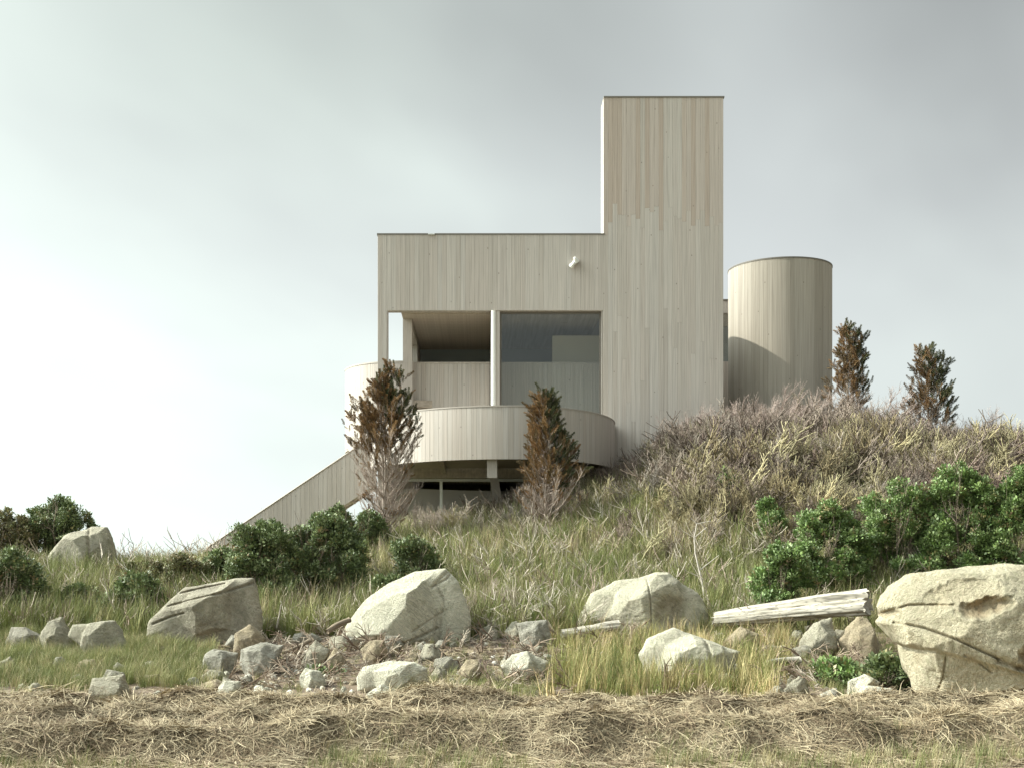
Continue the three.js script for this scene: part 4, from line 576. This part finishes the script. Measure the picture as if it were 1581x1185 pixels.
// ---------------------------------------------------------------- leafy bushes
function sprigGeo(seed, n, size, leaf) { const R = rng(seed), b = new MB(); for (let i = 0; i < n; i++) { const a = R() * 6.283, el = -.2 + 1.4 * R(), r = size * (.3 + .7 * R()), o = V(Math.cos(a) * Math.cos(el), Math.sin(el), Math.sin(a) * Math.cos(el)).multiplyScalar(r), dir = o.clone().normalize().add(V(R() - .5, R() - .2, R() - .5)).normalize(), up = V(R() - .5, 1.2, R() - .5).normalize(), side = dir.clone().cross(up).normalize(), L = leaf * (.7 + .6 * R()), w = L * .33, fold = side.clone().cross(dir).multiplyScalar(L * .1);
    const k = .75 + .5 * R(); b.color = [k, k, k * (.8 + .3 * R())]; const p0 = b.v(o.x, o.y, o.z), m = o.clone().addScaledVector(dir, L * .5), e = o.clone().addScaledVector(dir, L), l = m.clone().addScaledVector(side, w).add(fold), r2 = m.clone().addScaledVector(side, -w).add(fold), pl = b.v(l.x, l.y, l.z), pr = b.v(r2.x, r2.y, r2.z), pe = b.v(e.x, e.y, e.z); b.tri(p0, pr, pe); b.tri(p0, pe, pl); } return b.geo(); }
const sprigs = [sprigGeo(71, 13, .10, .058), sprigGeo(72, 14, .12, .052), sprigGeo(73, 11, .085, .066)];
const LEAVES = { deep: [[.155, .20, .09], [.19, .24, .11], [.12, .16, .07], [.25, .29, .155]], bright: [[.155, .235, .078], [.20, .28, .10], [.12, .185, .058], [.265, .335, .16]], olive: [[.20, .20, .105], [.23, .215, .12], [.26, .215, .14], [.155, .17, .08]] };
const stemGeo = [twigGeo(81, 1.0, 9, 2, { flare: .8, spread: .25, r: .011 }), twigGeo(82, 1.0, 10, 2, { flare: 1.1, spread: .3, r: .01 })], stemMat = std(.22, .17, .13, .9);
const RB = rng(500);
function bush(x0, y0, x1, y1, d, set, label, dens = 1, name = 'leafy_bush') {   // pixel box of its crown; stands on the ground below it
  const k = d / F, cx = ((x0 + x1) / 2 - PX) * k, w = (x1 - x0) * k / 2, top = EYE - (y0 - PY) * k, low = Math.min(EYE - (y1 - PY) * k, H(((x0 + x1) / 2 - PX) * k, d) + .15), base = H(cx, d), g = group(name, cx, base - .02, -d), dep = Math.max(.35, w * .7), R = RB;
  // clumps of leaves at the ends of shoots, with gaps between them
  const lobes = [], hh = top - low, n = Math.round((w * 2 * hh * 21 + 8) * Math.sqrt(dens)); for (let i = 0; i < n; i++) { const a = R() * 2 - 1, roof = 1 - .5 * a * a + .28 * noise(a * 2.6 + x0, d, 3), t = Math.pow(R(), .75), s = (.09 + .09 * R()); lobes.push([a * w * .92, low + hh * Math.min(1.02, roof) * (.04 + .92 * t) - base, (R() * 2 - 1) * dep * (1 - .5 * t), s * 1.25, s]); }
  for (let i = 0; i < 9; i++) { const a = (R() * 2 - 1) * .85; for (let j = 0; j < 4; j++) lobes.push([a * w + .05 * j, top - base - .3 * Math.abs(a) * hh - .13 * j, (R() - .5) * dep * .5, .055 + .025 * j, .07]); }
  const list = []; for (const [lx, ly, lz, rx, ry] of lobes) { const m = Math.round(8 + 21 * (rx / .15) ** 2); for (let i = 0; i < m; i++) { const a = R() * 6.283, z = R() * 2 - 1, q = Math.sqrt(1 - z * z), r = Math.pow(R(), .45); const x = lx + Math.cos(a) * q * rx * r, y = ly + z * ry * r, zz = lz + Math.sin(a) * q * rx * r; if (y + base < H(cx + x, d - zz) + .03) continue; const c = R() < .06 ? tone(R, [[.30, .22, .13], [.34, .30, .15]], .4) : tone(R, LEAVES[set], .7); list.push({ x, y, z: zz, t: R() * 6.283, s: .55 + .55 * R(), c, lean: .8 * R(), la: R() * 6.3, k: Math.floor(R() * 3) }); } }
  sprigs.forEach((s, q) => { const part = list.filter((e) => e.k === q); if (part.length) instanced('foliage', s, leafMat, part, g); });
  const st = mesh('stems', stemGeo[Math.floor(R() * 2)], stemMat, g); st.scale.set(w * 1.15, (top - base) * .95, dep); st.rotation.y = R() * 6.3;
  return tag(g, label, 'bush');
}
bush(350, 808, 468, 950, 23.6, 'deep', 'dense dark green bush behind the grey slanted boulder', 1.2);
bush(440, 792, 560, 955, 24.2, 'deep', 'dark green bush below the outside stair, its crown reaching the stair wall', 1.25);
bush(495, 779, 545, 850, 25.6, 'deep', 'upright leafy shoot crossing the lower edge of the stair');
bush(318, 850, 380, 905, 24.8, 'deep', 'low green bush at the foot of the outside stair');
bush(548, 788, 592, 832, 28.6, 'deep', 'small green bush beside the trunk of the tall bare-legged cedar', .8);
bush(598, 832, 672, 905, 24.6, 'deep', 'round green bush above the peak of the tent-shaped boulder', 1);
bush(-40, 850, 72, 985, 22.4, 'deep', 'large dark bush in the shade behind the row of three stones', 1.6);
bush(85, 905, 160, 975, 22.8, 'deep', 'low dark green bush behind the layered stone', .8);
bush(232, 862, 330, 912, 24.6, 'olive', 'spreading olive bush above the slanted boulder', .8);
bush(575, 890, 625, 940, 23.4, 'deep', 'low dark green bush against the sloping back of the tent-shaped boulder', .7);
bush(36, 770, 142, 872, 28.6, 'deep', 'tall upright leafy bush behind the boulder on the crest', 1.7);
bush(-40, 786, 50, 872, 28.2, 'olive', 'sparse brownish bush on the crest beside the tall leafy bush', 1.1);
bush(165, 890, 262, 978, 22.6, 'deep', 'low spreading green bush left of the slanted boulder foot'.replace(' left of', ' beside'), .8);
bush(180, 872, 240, 905, 25.5, 'olive', 'low olive green bush on the slope beside the crest boulder', .6);
bush(1318, 742, 1452, 900, 23.4, 'bright', 'bright green bush behind the driftwood log end', 1.15);
bush(1425, 718, 1540, 890, 23.2, 'bright', 'tallest bright green bush behind the huge boulder', 1.15);
bush(1520, 726, 1650, 890, 23.0, 'bright', 'bright green bush crowding the far side of the huge boulder', 1.15);
bush(1215, 782, 1335, 915, 23.0, 'bright', 'spreading bright green bush above the driftwood log', .95);
bush(1172, 838, 1240, 945, 21.6, 'bright', 'narrow bright green bush at the thin end of the driftwood log', .9);
bush(1170, 772, 1200, 800, 25.6, 'bright', 'tiny bright green sprig amid the bare thicket', .7, 'green_sprig');
bush(1115, 730, 1128, 748, 27.6, 'bright', 'tiny green sprig high in the thicket below the tower', .5, 'green_sprig');
bush(1240, 1026, 1335, 1058, 16.2, 'bright', 'leafy weeds in front of the propping stone', .05, 'weed_clump');
bush(1342, 1015, 1405, 1058, 15.6, 'deep', 'dark leafy weeds in the shade of the huge boulder', .12, 'weed_clump');
bush(478, 1040, 545, 1066, 16.9, 'deep', 'small leafy weeds among the pebbles by the pale splinter', .2, 'weed_clump');
// the crooked dead stem above the wide lumpy boulder
{ const b = new MB(), pts = [[1086, 905], [1080, 880], [1074, 855], [1072, 830], [1076, 808]].map(([x, y]) => atPx(x, y, 22.6)); const g = group('dead_stem', pts[0].x, H(pts[0].x, 22.6) - .05, -22.6); const L = pts.map((p) => p.clone().sub(g.position)); L.unshift(V(L[0].x + .05, 0, 0)); for (let i = 0; i < L.length - 1; i++) b.stick(L[i], L[i + 1], .026 - i * .0035, .0225 - i * .0035, 6); b.stick(L[4], L[4].clone().add(V(.22, .2, .05)), .012, .006, 5); b.stick(L.at(-1), L.at(-1).clone().add(V(.26, .05, 0)), .01, .004, 5); b.stick(L.at(-1), L.at(-1).clone().add(V(-.1, .1, 0)), .01, .004, 5); b.stick(L[2], L[2].clone().add(V(.35, .28, .05)), .012, .004, 5); mesh('stem', b.geo(), std(.48, .43, .37, .9), g); tag(g, 'tall crooked dead stem above the wide lumpy boulder', 'dead stem'); }
{ const b = new MB(), p = atPx(427, 955, 20.9), q = atPx(434, 928, 20.9), g = group('dead_stem', p.x, p.y - .05, p.z); b.stick(V(0, -.1, 0), V(.05, .14, 0), .014, .012, 5); b.stick(V(.05, .14, 0), V(.075, .3, .02), .012, .006, 5); mesh('stem', b.geo(), std(.42, .37, .32, .9), g); tag(g, 'curved dead twig behind the pale domed stone', 'dead stem'); }
// ---------------------------------------------------------------- cedars
const needleGeo = (seed, n, len) => { const R = rng(seed), b = new MB(); for (let i = 0; i < n; i++) { const t = i / n, y = len * t * .85, a = i * 2.4 + R(), out = (.5 + .75 * (1 - t)) , L = len * (.2 + .14 * R()) * (1.1 - .5 * t), dir = V(Math.cos(a) * out, .8, Math.sin(a) * out).normalize(), sd = V(-Math.sin(a), 0, Math.cos(a)), w = len * .026, m = V(0, y, 0).addScaledVector(dir, L * .55), e = V(0, y, 0).addScaledVector(dir, L), k = .7 + .55 * R(); b.color = [k, k, k]; const p = b.v(0, y, 0), l = b.v(m.x + sd.x * w, m.y, m.z + sd.z * w), r = b.v(m.x - sd.x * w, m.y, m.z - sd.z * w), tt = b.v(e.x, e.y, e.z); b.tri(p, r, tt); b.tri(p, tt, l); const m2 = m.clone().addScaledVector(V(Math.cos(a), -.6, Math.sin(a)), w), m3 = m.clone().addScaledVector(V(Math.cos(a), -.6, Math.sin(a)), -w), l2 = b.v(m2.x, m2.y, m2.z), r2 = b.v(m3.x, m3.y, m3.z); b.tri(p, r2, tt); b.tri(p, tt, l2); } return b.geo(); };
const plumes = [needleGeo(91, 44, .25), needleGeo(92, 36, .2)];
const needleMat = std(1, 1, 1, .85, { vertexColors: true }), barkMat = std(.36, .30, .25, .95), twigBark = std(.40, .325, .275, .95);
function cedar(px, topRow, d, env, spec, label) {
  const R = rng(spec.seed), x = (px - PX) / F * d, y0 = H(x, d), hgt = EYE - (topRow - PY) / F * d - y0, g = group('cedar_tree', x, y0 - .05, -d), tb = new MB(), bb = new MB(), list = [];
  const lead = spec.leads ?? [[0, 0, 1]], axis = (k, t) => { const [ox, oz, e] = lead[k]; return V(ox * Math.pow(t, 1.5) + .05 * noise(t * 3, spec.seed), hgt * e * t, oz * Math.pow(t, 1.5) + .05 * noise(t * 3, spec.seed + 9)); };
  lead.forEach((_, k) => { const n = 16; for (let i = 0; i < n; i++) tb.stick(axis(k, i / n), axis(k, (i + 1) / n), lerp(spec.r ?? .06, .008, i / n), lerp(spec.r ?? .06, .008, (i + 1) / n), 7); });
  for (let i = 0; i < spec.n; i++) {
    const k = i % lead.length, t = .1 + .9 * Math.pow(i / spec.n, .9), a = i * 2.399 + R() * .6, o = axis(k, t * .96), reach = env(t, Math.cos(a)) * (.7 + .4 * R()) * (1 + .55 * noise(Math.cos(a) * 1.6 + spec.seed, t * 5, Math.sin(a) * 1.6)), rise = spec.rise * (.7 + .6 * R()), tip = o.clone().add(V(Math.cos(a) * reach, reach * rise, Math.sin(a) * reach)), mid = o.clone().lerp(tip, .5).add(V(0, -reach * .14, 0)), mid2 = o.clone().lerp(tip, .8).add(V(0, -reach * .07, 0)), r = lerp(.017, .006, t);
    bb.stick(o, mid, r, r * .7); bb.stick(mid, mid2, r * .7, r * .45); bb.stick(mid2, tip, r * .45, r * .2);
    const bare = t < spec.bare + .12 * noise(a, t * 6), nt = Math.round((4 + reach * 9) * (bare ? 1.7 : 1));
    for (let j = 0; j < nt; j++) { const s = .25 + .75 * R(), p = s < .5 ? o.clone().lerp(mid, s * 2) : mid.clone().lerp(tip, s * 2 - 1), dir = tip.clone().sub(o).normalize().add(V((R() - .5) * 1.6, .35 + R() * .7, (R() - .5) * 1.6)).normalize(), L = (.14 + .2 * R()) * (1.1 - .4 * s), e = p.clone().addScaledVector(dir, L); bb.stick(p, e, .0045, .002);
      if (bare) { for (let q = 0; q < 2; q++) bb.stick(p.clone().lerp(e, .4 + .4 * R()), e.clone().add(V((R() - .5) * .16, R() * .12, (R() - .5) * .16)), .003, .0015); if (R() > spec.fringe * smooth(.35, .9, s)) continue; }
      if (R() > smooth(.15, .75, s) * (.7 + .4 * t)) continue;
      const east = Math.cos(a) * .6 + (t - .5) * 1.2 + (R() - .5) * .7, c = east > spec.green ? tone(R, [[.085, .095, .04], [.06, .075, .03], [.12, .12, .05]], .4) : tone(R, [[.29, .175, .08], [.22, .135, .06], [.35, .23, .115], [.18, .125, .06]], .4);
      const q = new THREE.Quaternion().setFromUnitVectors(V(0, 1, 0), dir), nn = bare ? 1 : R() < .45 ? 2 : 1; for (let w = 0; w < nn; w++) list.push({ x: lerp(p.x, e.x, .2 + .5 * w), y: lerp(p.y, e.y, .2 + .5 * w), z: lerp(p.z, e.z, .2 + .5 * w), q: q.clone().multiply(new THREE.Quaternion().setFromAxisAngle(V(R() - .5, 0, R() - .5).normalize(), R() * .7)), s: (.6 + .6 * R()) * (bare ? .7 : 1), c }); }
  }
  lead.forEach((_, k) => { const e = axis(k, 1); for (let i = 0; i < 9; i++) list.push({ x: e.x + (R() - .5) * .1, y: e.y - R() * .3, z: e.z + (R() - .5) * .1, q: new THREE.Quaternion().setFromUnitVectors(V(0, 1, 0), V((R() - .5) * .8, 1, (R() - .5) * .8).normalize()), s: .8, c: tone(R, [[.12, .10, .04], [.17, .105, .045]], .3) }); });
  mesh('trunk', tb.geo(), barkMat, g); mesh('branches', bb.geo(), twigBark, g);
  plumes.forEach((p, k) => instanced('crown', p, needleMat, list.filter((_, i) => i % 2 === k), g));
  return tag(g, label, 'tree', 'cedars around the house');
}
cedar(594, 562, 29.2, (t, c) => (.30 + .48 * Math.sin(Math.PI * clamp(t * .9 + .12)) ) * (t > .55 ? lerp(1, .42, (t - .55) / .45) : 1), { seed: 701, n: 210, rise: 1.1, bare: .46, fringe: .35, green: .72, r: .055, leads: [[-.15, .05, .96], [.20, 0, 1], [.02, .1, .9]] }, 'tall brown cedar with bare lower branches in front of the curved balcony and stair');
cedar(843, 606, 28.6, (t, c) => lerp(.98, .12, Math.pow(t, .95)) * (c > 0 && t < .55 ? 1.2 : 1), { seed: 702, n: 175, rise: .75, bare: .22, fringe: .6, green: .38, r: .045 }, 'conical rust and green cedar in front of the balcony centre');
cedar(1312, 497, 33.2, (t, c) => lerp(.74, .16, t) , { seed: 703, n: 130, rise: 1.0, bare: .45, fringe: .5, green: .45, r: .05, leads: [[-.12, 0, 1], [.18, .05, .93]] }, 'brown cedar beside the shaded edge of the silo');
cedar(1436, 537, 33.0, (t, c) => lerp(.85, .2, t) * (c > 0 ? 1.08 : 1), { seed: 704, n: 105, rise: .8, bare: .28, fringe: .5, green: .12, r: .04, leads: [[-.12, 0, 1], [.16, 0, .92]] }, 'dark green and brown cedar standing free on the crest, away from the house');
renderer.render(scene, camera);
